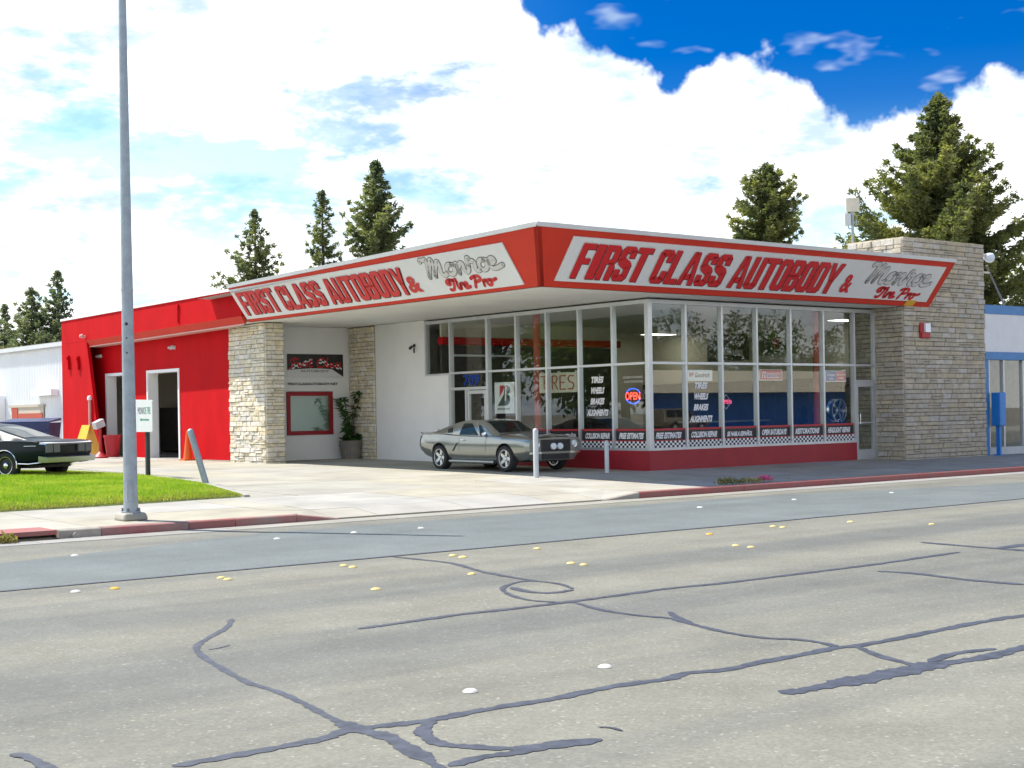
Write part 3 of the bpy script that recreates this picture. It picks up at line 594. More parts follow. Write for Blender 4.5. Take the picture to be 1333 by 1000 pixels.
# interior
MB().box((.2, .2, -.05), (12.9, 13.7, .02)).build('interior_floor', 'floor_tile', shop)
MB().box((.16, .16, 4.2), (12.95, 13.7, 4.26)).build('ceiling', 'ceiling', shop)
MB().box((12.85, .2, .02), (12.95, 13.7, 4.2)).build('end_wall', 'beige_wall', shop)
MB().box((12.80, .25, .02), (12.849, 13.5, 2.45)).build('added_dark_panel', 'dark_interior', shop)  # dark panel added to deepen the lower room so reflections in the glass stand out
MB().box((.2, 13.55, .02), (12.85, 13.68, 4.2)).build('back_wall', 'beige_wall', shop)
MB().box((9.05, .1, .02), (12.85, .2, 4.2)).build('front_return', 'beige_wall', shop)
mat('lit_panel', (.9, .9, .85), .4, emit=(1, .96, .86), estr=3.2)
for x, y in ((11.6, 3.0), (11.6, 11.4)):
    MB().box((x-.6, y-.3, 4.194), (x+.6, y+.3, 4.215)).build('ceiling_lamp', 'lit_panel', shop)
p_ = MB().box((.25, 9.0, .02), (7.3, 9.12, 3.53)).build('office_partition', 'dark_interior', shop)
MB().box((.2, 8.86, 3.55), (7.35, 9.12, 3.76)).build('red_band', 'red_paint', p_)
MB().box((.25, 9.02, 3.78), (7.3, 9.10, 4.2)).build('upper_panel', 'beige_wall', p_)
for x in (1.2, 3.3, 5.4): MB().box((x, 8.97, 1.0), (x+1.5, 8.99, 2.4)).build('office_window', 'vinyl_black', p_)
MB().box((.6, 8.9, 3.2), (3.2, 8.96, 3.26)).build('light_tube', 'vinyl_white', p_)
for x, y in ((.62, 5.05), (7.15, .62)): MB().cyl((x, y, .02), (x, y, 4.2), .10, n=16).build('column', 'red_post', shop, True)
def thing(name, mb_or, m, label, cat, group=None): o = mb_or.build(name, m); return tag(o, label, cat, group)
# things inside the showroom
pst = empty('poster', (12.83, 9.2, 3.65), 0, 'dark photographic poster on the beige showroom wall', 'poster')
MB().box((-.02, -.98, -.46), (0, .98, .46)).build('sheet', 'vinyl_black', pst)
m_ = MB(); f_ = lambda u, v: (-.024, u, v)
letter(m_, 'FIRST CLASS', f_, .85, -.2, .28, .40); m_.box((-.026, -.2, -.25), (-.022, .25, -.02)); m_.box((-.026, -.7, -.3), (-.022, -.35, -.1)); m_.build('print', 'script_fill', pst)
pst = empty('poster', (12.83, 6.9, 3.72), 0, 'green poster with a red emblem on the beige showroom wall', 'poster')
mat('poster_green', (.13, .22, .04), .5, var=.35, vscale=2.5)
MB().box((-.02, -.86, -.4), (0, .86, .4)).build('sheet', 'poster_green', pst)
m_ = MB(); m_.cyl((-.03, .05, 0), (-.02, .05, 0), .17, n=14); m_.box((-.03, .03, -.25), (-.02, .07, -.1)); m_.build('emblem', 'vinyl_red', pst)
m_ = MB(); m_.cyl((-.03, .55, -.12), (-.02, .55, -.12), .26, n=14); m_.cyl((-.03, -.6, .05), (-.02, -.6, .05), .2, n=14); m_.build('print', 'logo_green', pst)
for k, (x, y, h, lab) in enumerate([(9.8, 1.6, 5, 'stack of black tyres beside the street door'), (5.2, 1.3, 4, 'stack of black tyres in the middle of the showroom'), (3.1, 1.5, 4, 'stack of black tyres near the showroom corner window')]):
    t_ = empty('tyre_stack', (x, y, .02), 0, lab, 'tyres')
    for i in range(h): MB().lathe([(.2, .02), (.3, .0), (.33, .05), (.33, .17), (.3, .22), (.2, .2), (.2, .02)], 20, (random.uniform(-.03, .03), random.uniform(-.03, .03), i*.225)).build('tyre', 'rubber', t_, True)
cnt = empty('service_counter', (9.6, 6.4, .02), 0, 'blue fronted service counter inside the showroom', 'counter')
MB().box((-1.6, -.35, 0), (1.6, .35, 1.05)).build('base', 'navy', cnt); MB().box((-1.7, -.45, 1.05), (1.7, .45, 1.1)).build('top', 'mid_interior', cnt)
stnd = empty('display_rack', (10.6, 3.6, .02), 0, 'dark display rack with shelves against the showroom end wall', 'rack')
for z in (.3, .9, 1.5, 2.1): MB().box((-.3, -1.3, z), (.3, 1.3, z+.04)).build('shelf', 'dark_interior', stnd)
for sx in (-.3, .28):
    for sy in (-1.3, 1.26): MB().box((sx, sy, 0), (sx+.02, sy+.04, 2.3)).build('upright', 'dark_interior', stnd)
for y in (-.9, -.2, .5):
    for z in (.34, .94): MB().lathe([(.18, -.1), (.27, -.11), (.3, -.05), (.3, .05), (.27, .11), (.18, .1), (.18, -.1)], 16, (0, y, z+.3), 'y').build('tyre', 'rubber', stnd, True)
# wheel on a stand behind the last street pane
def rim_mesh(R=.3, w=.18, spokes=5):
    mb = MB(); mb.lathe([(R, -w/2), (R*.93, -w/2), (R*.86, -w*.2), (R*.86, w/2), (R, w/2)], 28, axis='y')
    for i in range(spokes):
        a = 2*math.pi*i/spokes; ca, sa = math.cos(a), math.sin(a); q = []
        for (r, hw, y) in ((.06, .045, -w*.30), (R*.88, .035, -w*.38)):
            for sgn in (-1, 1):
                for dy in (0, .035): q.append((r*ca-sgn*hw*sa, y+dy, r*sa+sgn*hw*ca))
        mb.add(q, [(0, 2, 6, 4), (1, 5, 7, 3), (0, 4, 5, 1), (2, 3, 7, 6), (0, 1, 3, 2), (4, 6, 7, 5)])
    mb.lathe([(.0, -w*.42), (.05, -w*.42), (.07, -w*.3), (.07, 0)], 14, axis='y')
    return mb
wh = empty('wheel_display', (7.83, .48, 1.40), 0, 'chrome five spoke wheel displayed behind the last street window', 'wheel')
rim_mesh(.33, .2).build('rim', 'chrome', wh, True)
MB().lathe([(.28, .02), (.28, .09)], 20, axis='y').box((-.2, -.02, -.5), (.2, .14, -.36)).box((-.03, .02, -1.38), (.03, .08, -.5)).box((-.25, -.12, -1.38), (.25, .25, -1.34)).build('stand', 'black', wh)
MB().box((7.2, .95, .55), (8.3, 1.0, 2.15)).build('display_back', 'vinyl_black', shop)
# ================================================================== LETTERING ON THE GLASS
def fnS(u, v): return (u, .078, v)         # street glass
def fnD(u, v): return (.078, u, v)         # side glass (u = y, text runs towards -y)
def vinyl(fn, u0, u1, words, sgn, z0=0.):
    s = MB(); letter_strip = MB(); a, b = u0, u1
    s.add([fn(a, .73), fn(b, .73), fn(b, 1.00), fn(a, 1.00)], [(0, 1, 2, 3)]); s.build('banner_strip', 'vinyl_black', CUR)
    r = MB(); e = .004 if fn is fnS else 0; fr = (lambda u, v: (u, .076, v)) if fn is fnS else (lambda u, v: (.076, u, v)); fl = (lambda u, v: (u, .074, v)) if fn is fnS else (lambda u, v: (.074, u, v))
    r.add([fr(a, .985), fr(b, .985), fr(b, 1.035), fr(a, 1.035)], [(0, 1, 2, 3)]); r.add([fr(a, .722), fr(b, .722), fr(b, .742), fr(a, .742)], [(0, 1, 2, 3)]); r.build('red_line', 'vinyl_red', CUR)
    t = MB(); w = abs(b-a); m0, m1 = a+(b-a)*.10, a+(b-a)*.90
    letter(t, words, fl, m0, m1, .78, .935, off=.05, shear=.25); t.build('lettering', 'vinyl_white', CUR)
    # checkered band: white squares on a black strip
    k = MB(); k.add([fn(a, .558), fn(b, .558), fn(b, .722), fn(a, .722)], [(0, 1, 2, 3)]); k.build('checker_back', 'vinyl_black', CUR)
    q = MB(); nx = max(6, int(round(w/.075))); sx = (b-a)/nx; sz = .162/3
    for i in range(nx):
        for j in range(3):
            if (i+j) % 2 == 0: q.add([fr(a+i*sx, .559+j*sz), fr(a+(i+1)*sx, .559+j*sz), fr(a+(i+1)*sx, .559+(j+1)*sz), fr(a+i*sx, .559+(j+1)*sz)], [(0, 1, 2, 3)])
    q.build('checker_squares', 'vinyl_white', CUR)
CUR = gl
for i, wds in enumerate(['FREE ESTIMATES', 'COLLISION REPAIR', 'SE HABLA ESPAÑOL', 'OPEN SATURDAYS', 'RESTORATIONS', 'HEADLIGHT REPAIR']): vinyl(fnS, xsR[i]+.05, xsR[i+1]-.034, wds, 1)
CUR = gs
for i, wds in enumerate(['FREE ESTIMATES', 'COLLISION REPAIR', 'SE HABLA ESPAÑOL', 'OPEN SATURDAYS', 'RESTORATIONS']): vinyl(fnD, ysL[i+1]-.036, ysL[i]+.041, wds, -1)
for fn, par, c0, sg, zz in ((fnS, gl, 1.91, 1, 0.), (fnD, gs, 1.99, -1, .22)):
    for wds, hw, z in (('TIRES', .26, 2.02), ('WHEELS', .28, 1.745), ('BRAKES', .28, 1.465), ('ALIGNMENTS', .42, 1.17)):
        m_ = MB(); letter(m_, wds, fn, c0-sg*hw, c0+sg*hw, z+zz*(.9), z+.17+zz*.9, off=.055, shear=.25); m_.build('lettering', 'vinyl_white', par)
m_ = MB(); letter(m_, 'EVERYTHING', fnD, 1.0, .3, 2.30, 2.36, shear=.1); letter(m_, 'AUTOMOTIVE', fnD, 1.0, .3, 2.19, 2.25, shear=.1); m_.build('faint_lettering', 'script_fill', gs)
m_ = MB(); letter(m_, '709', lambda u, v: (.078, u, v), 7.75, 6.98, 2.29, 2.61, off=.03); m_.build('street_number', 'vinyl_blue', gs)
# small signs hung inside the glass
def hung(name, label, face, c, w, h, back, cat='sign'):
    o = empty(name, c, 0 if face == 'y' else -math.pi/2, label, cat)
    bevel(MB().box((-w/2, 0, -h/2), (w/2, .04, h/2)).build('panel', back, o), .006); return o
P = lambda u, v: (u, -.003, v); P2 = lambda u, v: (u, -.006, v); P3 = lambda u, v: (u, -.009, v)
def rect(mb, u0, u1, v0, v1, fn=P): return mb.add([fn(u0, v0), fn(u1, v0), fn(u1, v1), fn(u0, v1)], [(0, 1, 2, 3)])
s_ = hung('tire_sign', 'white tyre brand sign with red and black lettering in the second street window', 'y', (1.92, .13, 2.365), .96, .29, 'vinyl_white')
m_ = MB(); letter(m_, 'BF', P, -.38, -.2, -.03, .07, off=.02, shear=.2); m_.build('red_lettering', 'vinyl_red', s_); m_ = MB(); letter(m_, 'Goodrich', P, -.18, .38, -.05, .07, off=.012, shear=.2); m_.build('black_lettering', 'vinyl_black', s_)
s_ = hung('tire_sign', 'red and purple sign with slanted script in the fourth street window', 'y', (4.66, .13, 2.385), .94, .31, 'box_cream')
m_ = MB(); rect(m_, -.44, .44, -.125, .125); m_.build('red_field', 'sign_pink', s_); m_ = MB(); letter(m_, 'Firestone', P3, -.34, .36, -.06, .06, off=.03, shear=.3); m_.build('script_shadow', 'sign_purple', s_); m_ = MB(); letter(m_, 'Firestone', P2, -.37, .38, -.08, .08, off=.075, shear=.3); m_.build('script_outline', 'vinyl_white', s_)
s_ = hung('tire_sign', 'half blue half red tyre sign in the sixth street window above the wheel', 'y', (7.37, .13, 2.36), .92, .32, 'vinyl_white')
m_ = MB(); rect(m_, -.43, .02, -.135, .135); m_.build('blue_field', 'sign_blue', s_); m_ = MB(); rect(m_, .025, .43, -.135, .135); m_.build('red_field', 'sign_pink', s_)
m_ = MB(); letter(m_, 'Cooper', P2, -.38, -.03, -.02, .07, off=.01); letter(m_, 'TIRES', P2, -.3, -.1, -.10, -.05, off=.01); letter(m_, 'BRIDGESTONE', P2, .05, .41, .02, .06, off=.01); letter(m_, 'TIRES', P2, .12, .34, -.08, -.03, off=.01); m_.build('lettering', 'vinyl_white', s_)
o = empty('neon_sign', (2.93, .16, 1.68), 0, 'pink neon open sign in a diamond outline in the third street window', 'neon sign')
m_ = MB(); letter(m_, 'OPEN', P, -.2, .2, -.055, .055, off=.012); m_.build('tube_letters', 'neon_pink', o)
m_ = MB(); q = [(0, 0, .19), (.19, 0, 0), (0, 0, -.19), (-.19, 0, 0), (0, 0, .19)]; m_.tube(q, .008, 6); m_.build('diamond_tube', 'script_fill', o)
o = empty('neon_sign', (.17, .77, 1.86), -math.pi/2, 'glowing red neon open sign with blue oval in the side window', 'neon sign')
m_ = MB(); letter(m_, 'OPEN', P, -.27, .27, -.10, .10, off=.025); m_.build('tube_letters', 'neon_red', o)
for a0, a1 in ((.35, 2.6), (3.6, 5.9)):
    m_ = MB(); m_.tube([(.27*math.cos(a0+(a1-a0)*i/12), .012, .19*math.sin(a0+(a1-a0)*i/12)) for i in range(13)], .013, 6); m_.build('oval_tube', 'neon_blue', o)
m_ = MB(); m_.box((-.24, .03, -.13), (.24, .05, .13)); m_.build('backing', 'vinyl_black', o)
o = empty('tube_sign', (.34, 3.87, 2.28), -math.pi/2, 'old cream box sign with unlit red tube letters in the side window', 'sign')
bevel(MB().box((-.78, 0, -.27), (.78, .12, .27)).build('box', 'box_cream', o), .01)
m_ = MB()
for k, pts in enumerate([[(0, 1), (.8, 1)], [(.4, 1), (.4, 0)], [(1.05, 0), (1.05, 1)], [(1.4, 0), (1.4, 1), (1.85, 1), (2.0, .8), (1.85, .5), (1.4, .5)], [(1.65, .5), (2.05, 0)], [(3.0, 1), (2.35, 1), (2.35, 0), (3.0, 0)], [(2.35, .5), (2.85, .5)], [(4.0, .95), (3.5, 1), (3.3, .75), (3.5, .52), (3.85, .48), (4.0, .25), (3.8, 0), (3.3, .03)]]):
    m_.tube([(-.68+a*.34, -.015, -.18+b*.36) for a, b in pts], .017, 6)
m_.build('tube_letters', 'neon_off', o)
m_ = MB(); [m_.box((x-.03, .03, .27), (x+.03, .09, .31)) for x in (-.7, 0, .7)]; m_.build('hanger', 'script_fill', o)
o = empty('tire_sign', (.14, 5.93, 1.91), -math.pi/2, 'white upright sign with a dark letter B and red wedge behind the car', 'sign')
bevel(MB().box((-.44, 0, -.44), (.44, .05, .44)).build('panel', 'vinyl_white', o), .01)
m_ = MB()   # the slanted B emblem
o2 = [(-.30, -.22), (.10, -.22), (.22, -.16), (.26, -.05), (.24, .05), (.17, .10), (.25, .16), (.27, .24), (.22, .32), (.12, .35), (.02, .35), (-.02, .10)]
m_.add([P(*p) for p in o2], [tuple(range(len(o2)))]); m_.build('letter_emblem', 'logo_green', o)
m_ = MB(); m_.add([P2(-.19, .35), P2(.07, .35), P2(-.21, .02)], [(0, 1, 2)]); m_.build('wedge', 'vinyl_red', o)
m_ = MB(); m_.add([P3(.03, -.06), P3(.09, -.10), P3(.12, .30), P3(.06, .33)], [(0, 1, 2, 3)]); m_.build('slit', 'vinyl_white', o)
m_ = MB(); letter(m_, 'BRIDGESTONE', P, -.30, .24, -.34, -.28, off=.02); m_.build('lettering', 'logo_green', o)
# ================================================================== FASCIA SIGNS
nR = Vector((0, -1.2, -.9)).normalized(); nL = Vector((-1.2, 0, -.82)).normalized()
def onR(off): return lambda u, t: tuple(Vector((u, SY+(TY-SY)*t, SZ+(TZ-SZ)*t))+nR*off)
def onL(off): return lambda u, t: tuple(Vector((SX+(TX-SX)*t, u, SZ+(TZ-SZ)*t))+nL*off)
# heavy condensed capitals drawn as strokes in a 1 x 1 cell
BL = {'F': [[(0, 0), (0, 1)], [(0, .93), (1, .93)], [(0, .53), (.85, .53)]], 'I': [[(.5, 0), (.5, 1)]], 'L': [[(0, 1), (0, 0)], [(0, .07), (1, .07)]], 'T': [[(.5, 0), (.5, 1)], [(-.15, .93), (1.15, .93)]]}
def block_text(mb, txt, fn, u0, u1, v0, v1, mi=0, grow=0.):
    """heavy condensed letters: outline polygons with slit counters, laid from u0 to u1"""
    sg = 1 if u1 > u0 else -1; wid = {'I': .55, ' ': .42, 'A': 1.12, 'T': 1.0, 'Y': 1.08, 'L': .9, 'F': .9}
    gap = .075; tot = sum(wid.get(c, 1.)+gap for c in txt)-gap; cw = abs(u1-u0)/tot; x = 0.; H = v1-v0
    def poly(pts): mb.add([fn(u0+sg*(x+px_*wid.get(ch_, 1.))*cw, v0+H*py_) for px_, py_ in pts], [tuple(range(len(pts)))], mi)
    def band(o, i):   # closed ring between outer and inner outlines of equal length
        n = len(o); f = lambda q: [fn(u0+sg*(x+a*wid.get(ch_, 1.))*cw, v0+H*b) for a, b in q]
        mb.add(f(o)+f(i), [(k, (k+1) % n, n+(k+1) % n, n+k) for k in range(n)], mi)
    s = .39+grow; q = .165+grow*.3
    def R(a, b, c, d): poly([(a, b), (c, b), (c, d), (a, d)])
    ring_o = lambda b0=0., b1=1.: [(.18, b0), (.82, b0), (1, b0+.11), (1, b1-.11), (.82, b1), (.18, b1), (0, b1-.11), (0, b0+.11)]
    ring_i = lambda b0=0., b1=1.: [(.46, b0+q), (.54, b0+q), (1-s, b0+q+.05), (1-s, b1-q-.05), (.54, b1-q), (.46, b1-q), (s, b1-q-.05), (s, b0+q+.05)]
    for ch_ in txt:
        if ch_ == 'F': R(0, 0, s+.04, 1); R(s+.04, 1-q, 1, 1); R(s+.04, .42, .92, .42+q)
        elif ch_ == 'I': R(0, 0, 1, 1)
        elif ch_ == 'L': R(0, 0, s+.04, 1); R(s+.04, 0, 1, q)
        elif ch_ == 'T': R(.5-s/2-.03, 0, .5+s/2+.03, 1-q); R(-.02, 1-q, 1.02, 1)
        elif ch_ in 'OD':
            if ch_ == 'O': band(ring_o(), ring_i())
            else: band([(0, 0), (.8, 0), (1, .11), (1, .89), (.8, 1), (0, 1)], [(s, q), (.54, q), (1-s, q+.05), (1-s, 1-q-.05), (.54, 1-q), (s, 1-q)])
        elif ch_ == 'C': R(0, .1, s, .9); poly([(0, .1), (.18, 0), (.82, 0), (1, .11), (1-s, q+.05), (.5, q), (s, q+.05)]); poly([(0, .9), (.18, 1), (.82, 1), (1, .89), (1-s, 1-q-.05), (.5, 1-q), (s, 1-q-.05)]); R(1-s, .11, 1, .37); R(1-s, .63, 1, .89); poly([(1-s, .11), (1, .11), (1-s, .22)])
        elif ch_ == 'U': R(0, .1, s, 1); R(1-s, .1, 1, 1); poly([(0, .1), (.18, 0), (.82, 0), (1, .1), (1-s, q+.05), (.5, q-.01), (s, q+.05)])
        elif ch_ == 'S':
            poly([(0, .1), (.18, 0), (.82, 0), (1, .11), (1-s, q+.03), (s, q+.03)]); R(0, .1, s, .33); poly([(1-s, q), (1, .1), (1, .44), (1-s, .40)])
            poly([(1-s, .33), (1, .44), (1, .47), (.86, .57), (s, .68), (0, .60), (0, .55), (.14, .46)])
            poly([(0, .56), (s, .64), (s, 1-q), (0, .9)]); poly([(0, .9), (.18, 1), (.82, 1), (1, .89), (1-s, 1-q-.03), (s, 1-q-.03)]); R(1-s, .67, 1, .9)
        elif ch_ == 'A':
            poly([(-.02, 0), (.30, 0), (.56, 1), (.30, 1)]); poly([(1.02, 0), (.70, 0), (.44, 1), (.70, 1)]); R(.28, .17, .72, .17+q)
        elif ch_ == 'Y': poly([(.33, 0), (.67, 0), (.67, .42), (.33, .42)]); poly([(.33, .38), (.62, .38), (.32, 1), (-.03, 1)]); poly([(.67, .38), (.38, .38), (.68, 1), (1.03, 1)])
        elif ch_ in 'BR':
            band([(0, .46), (.84, .46), (1, .56), (1, .90), (.82, 1), (0, 1)], [(s, .46+q*.75), (.54, .46+q*.75), (1-s, .46+q*.75+.03), (1-s, 1-q-.03), (.54, 1-q), (s, 1-q)])
            if ch_ == 'B': band([(0, 0), (.82, 0), (1, .10), (1, .42), (.86, .52), (0, .52)], [(s, q), (.54, q), (1-s, q+.03), (1-s, .52-q*.75-.03), (.54, .52-q*.75), (s, .52-q*.75)])
            else: R(0, 0, s, .47); poly([(1-s, 0), (1, 0), (1, .40), (.88, .50), (1-s-.1, .50), (1-s, .42)])
        x += wid.get(ch_, 1.)+gap
MON = [([(-.1, 1.62), (.0, 1.78), (.25, 1.74), (.42, 1.80), (.44, 1.4), (.36, .8), (.22, .02)], 1), ([(.22, .02), (.5, .9), (.88, 1.72), (.92, 1.2), (.84, .5), (.76, .05)], 1), ([(.76, .05), (1.0, .8), (1.38, 1.45), (1.42, 1.0), (1.36, .35), (1.48, .03), (1.72, .08), (1.88, .3)], 1),
       ([(2.5, .9), (2.2, .98), (1.95, .72), (1.92, .32), (2.1, .04), (2.38, .1), (2.55, .42), (2.5, .80), (2.34, .96), (2.7, .86)], 1),
       ([(2.7, .86), (2.86, .98), (2.88, .6), (2.82, .02)], 1), ([(2.82, .02), (2.95, .6), (3.2, .96), (3.36, .85), (3.32, .35), (3.42, .04), (3.62, .15), (3.78, .6)], 1),
       ([(3.78, .6), (3.84, 1.25), (3.98, 1.3), (3.96, 1.0), (4.28, .96), (4.3, .6), (4.22, .22), (4.36, .02), (4.62, .12)], 1),
       ([(5.15, .9), (4.88, .98), (4.66, .74), (4.62, .34), (4.8, .04), (5.08, .1), (5.24, .42), (5.2, .80), (5.04, .96), (5.45, .84)], 1),
       ([(5.42, .50), (5.72, .56), (5.92, .78), (5.82, .98), (5.58, .92), (5.42, .6), (5.46, .2), (5.7, .02), (6.05, .08), (6.42, .26)], 1)]
TP = [([(.95, 1.45), (.5, 1.62), (.12, 1.4), (.1, 1.05), (.35, .9), (.55, 1.05), (.45, 1.25)], 1), ([(.5, 1.6), (1.1, 1.5), (1.35, 1.62)], 1), ([(.98, 1.48), (.95, .8), (.78, .15), (.5, 0), (.32, .1)], 1), ([(1.35, .9), (1.38, .3), (1.5, .05), (1.66, .2)], 1), ([(1.36, 1.2), (1.4, 1.24)], 1),
      ([(1.72, .1), (1.76, .85)], 1), ([(1.76, .55), (1.98, .88), (2.12, .78)], 1), ([(2.2, .48), (2.52, .52), (2.6, .75), (2.42, .9), (2.2, .6), (2.28, .15), (2.52, .05), (2.9, .22)], 1),
      ([(3.5, .0), (3.68, .8), (3.8, 1.55)], 1), ([(3.25, 1.38), (3.6, 1.62), (4.2, 1.62), (4.42, 1.3), (4.25, .95), (3.75, .8)], 1), ([(4.62, .05), (4.68, .85)], 1), ([(4.68, .55), (4.9, .9), (5.06, .78)], 1), ([(5.5, .85), (5.22, .8), (5.1, .4), (5.24, .08), (5.5, .1), (5.62, .45), (5.52, .8), (5.9, .74), (6.25, .9)], 1)]
def script(mb, strokes, fn, u0, u1, v0, v1, xmax, ymax, w, mi=0, slant=0.):
    su = (u1-u0)/xmax; sv = (v1-v0)/ymax; sg = 1 if su > 0 else -1
    for pts, k in strokes:
        # draw in metric space so that the stroke keeps an even width, then map back to (u, t)
        q = [((a+slant*b)*abs(su), b*sv*1.5) for a, b in pts]
        ribbon(mb, q, w, lambda a, b: fn(u0+sg*a, v0+b/1.5), mi, 7)
def fascia_sign(on, u, label):
    o = empty('fascia_sign', (0, 0, 0), 0, label, 'sign')
    (p0, p1, t0, t1), (a0, a1, b0, b1), (c0, c1, d0, d1), (e0, e1, g0, g1), (h0, h1, i0, i1) = u
    f = on(.03); q = [f(p0, t0), f(p1, t0), f(p1, t1[1]), f(p0, t1[0])]
    back = on(.004); b_ = [back(p0, t0), back(p1, t0), back(p1, t1[1]), back(p0, t1[0])]
    MB().hexa(b_+q).build('panel', 'sign_white', o)
    m = MB(); block_text(m, 'FIRST CLASS AUTOBODY', on(.038), a0+(.035 if a1 > a0 else -.035), a1+(.035 if a1 > a0 else -.035), b0-.018, b1-.018); m.build('letter_shadow', 'letter_shadow', o)
    m = MB(); block_text(m, 'FIRST CLASS AUTOBODY', on(.050), a0, a1, b0, b1); m.build('lettering', 'letter_red', o)
    m = MB(); letter(m, '&', on(.046), c0, c1, d0, d1, off=.035); m.build('ampersand', 'letter_red', o)
    m = MB(); script(m, MON, on(.036), e0, e1, g0, g1, 6.6, 1.9, .150, slant=.10); m.build('script_outline', 'script_grey', o)
    m = MB(); script(m, MON, on(.042), e0, e1, g0, g1, 6.6, 1.9, .110, slant=.10); m.build('script_fill', 'script_fill', o)
    m = MB(); script(m, TP, on(.040), h0, h1, i0, i1, 6.4, 1.7, .092, slant=.12); m.build('red_script', 'letter_red', o)
    return o
fascia_sign(onR, ((-3.98, 9.86, .12, (.885, .885)), (-3.62, 5.52, .19, .80), (5.80, 6.22, .22, .60), (6.66, 9.62, .47, .87), (7.35, 9.35, .17, .385)), 'long white business sign on the street-facing fascia at the right')
fascia_sign(onL, ((12.38, -.52, .075, (.775, .83)), (12.15, 3.72, .165, .70), (3.75, 3.2, .18, .50), (2.80, -.25, .42, .78), (2.25, .30, .14, .34)), 'long white business sign on the fascia above the car and entrance')
# small yellow tag near the sign end
tag(MB().hexa([(8.95, -1.03, 4.31), (9.35, -1.03, 4.31), (9.35, -1.0, 4.31), (8.95, -1.0, 4.31), (9.0, -1.16, 4.45), (9.4, -1.16, 4.45), (9.4, -1.1, 4.45), (9.0, -1.1, 4.45)]).build('sign_tag', 'yellow'), 'small yellow tag under the right end of the street sign', 'tag')
# ================================================================== RECESS: banner, window
o = empty('wall_banner', (-1.28, 13.69, 3.07), 0, 'dark banner with red script and checkered flags on the recess wall', 'banner')
MB().box((-1.02, -.012, -.36), (1.02, 0, .37)).build('sheet', 'sign_white', o)
mat('banner_dark', (.022, .020, .022), .45, var=.4, vscale=1.2)
B0 = lambda u, v: (u, -.016, v); B1 = lambda u, v: (u, -.020, v); B2 = lambda u, v: (u, -.024, v)
m_ = MB(); m_.add([B0(*p) for p in [(-1.02, .37), (-1.02, -.13), (-.6, -.10), (-.2, -.08), (.2, -.08), (.6, -.10), (1.02, -.34), (1.02, .37)]], [tuple(range(8))]); m_.build('dark_field', 'banner_dark', o)
for sg in (-1, 1):     # waving flags: squares along arcs
    m_ = MB()
    for r in range(3):
        for k in range(8):
            if (r+k) % 2: continue
            a0, a1 = .12+k*.105, .12+(k+1)*.105; f_ = lambda a, rr: (sg*(a*1.0), .20-rr*.05-.26*a*a+.03*math.sin(a*9))
            m_.add([B1(*f_(a0, r)), B1(*f_(a1, r)), B1(*f_(a1, r+1)), B1(*f_(a0, r+1))], [(0, 1, 2, 3)])
    m_.build('flag_squares', 'vinyl_white', o)
m_ = MB()
for pts in [[(-.92, .14), (-.78, .24), (-.62, .2)], [(-.78, .22), (-.82, .0), (-.95, -.08)], [(-.86, .08), (-.68, .09)], [(-.62, .1), (-.6, -.04), (-.54, 0)], [(-.5, -.04), (-.48, .08), (-.38, .09)], [(-.28, .1), (-.36, .06), (-.28, .02), (-.36, -.04)], [(-.16, .22), (-.22, -.02), (-.12, -.02)], [(-.26, .11), (-.1, .13)], [(.32, .2), (.18, .24), (.06, .1), (.1, -.04), (.25, -.03), (.34, .05)], [(.44, .24), (.38, 0), (.44, -.03), (.5, .03)], [(.62, .08), (.54, .08), (.52, -.02), (.6, -.02), (.66, .1), (.64, -.03), (.7, 0)], [(.8, .1), (.74, .05), (.8, .01), (.73, -.04)], [(.92, .1), (.86, .05), (.92, .01), (.85, -.04)]]: ribbon(m_, pts, .045, B2, 0, 5)
m_.build('red_script', 'letter_red', o)
m_ = MB(); letter(m_, 'AUTOBODY', B1, -.55, .5, -.20, -.12, off=.02); m_.build('small_lettering', 'script_grey', o)
o = empty('wall_lettering', (-1.28, 13.69, 2.5), 0, 'small black web address lettered under the banner', 'lettering')
m_ = MB(); letter(m_, 'FIRSTCLASSAUTOBODY.NET', lambda u, v: (u, -.006, v), -1.0, .82, -.035, .045, off=.03); m_.build('letters', 'vinyl_black', o)
o = empty('red_window', (-1.5, 13.69, 1.58), 0, 'pale reflecting window in a red frame behind the planter', 'window')
for a, b in (((-.83, -.03, .55), (.83, .02, .67)), ((-.83, -.03, -.67), (.83, .02, -.55)), ((-.83, -.03, -.55), (-.71, .02, .55)), ((.71, -.03, -.55), (.83, .02, .55))): MB().box(a, b).build('frame_bar', 'red_dark', o)
MB().box((-.71, .0, -.55), (.71, .008, .55)).build('pane', 'pale_glass', o); MB().box((-.72, .09, -.6), (.72, .11, .6)).build('blind', 'pale_blind', o)
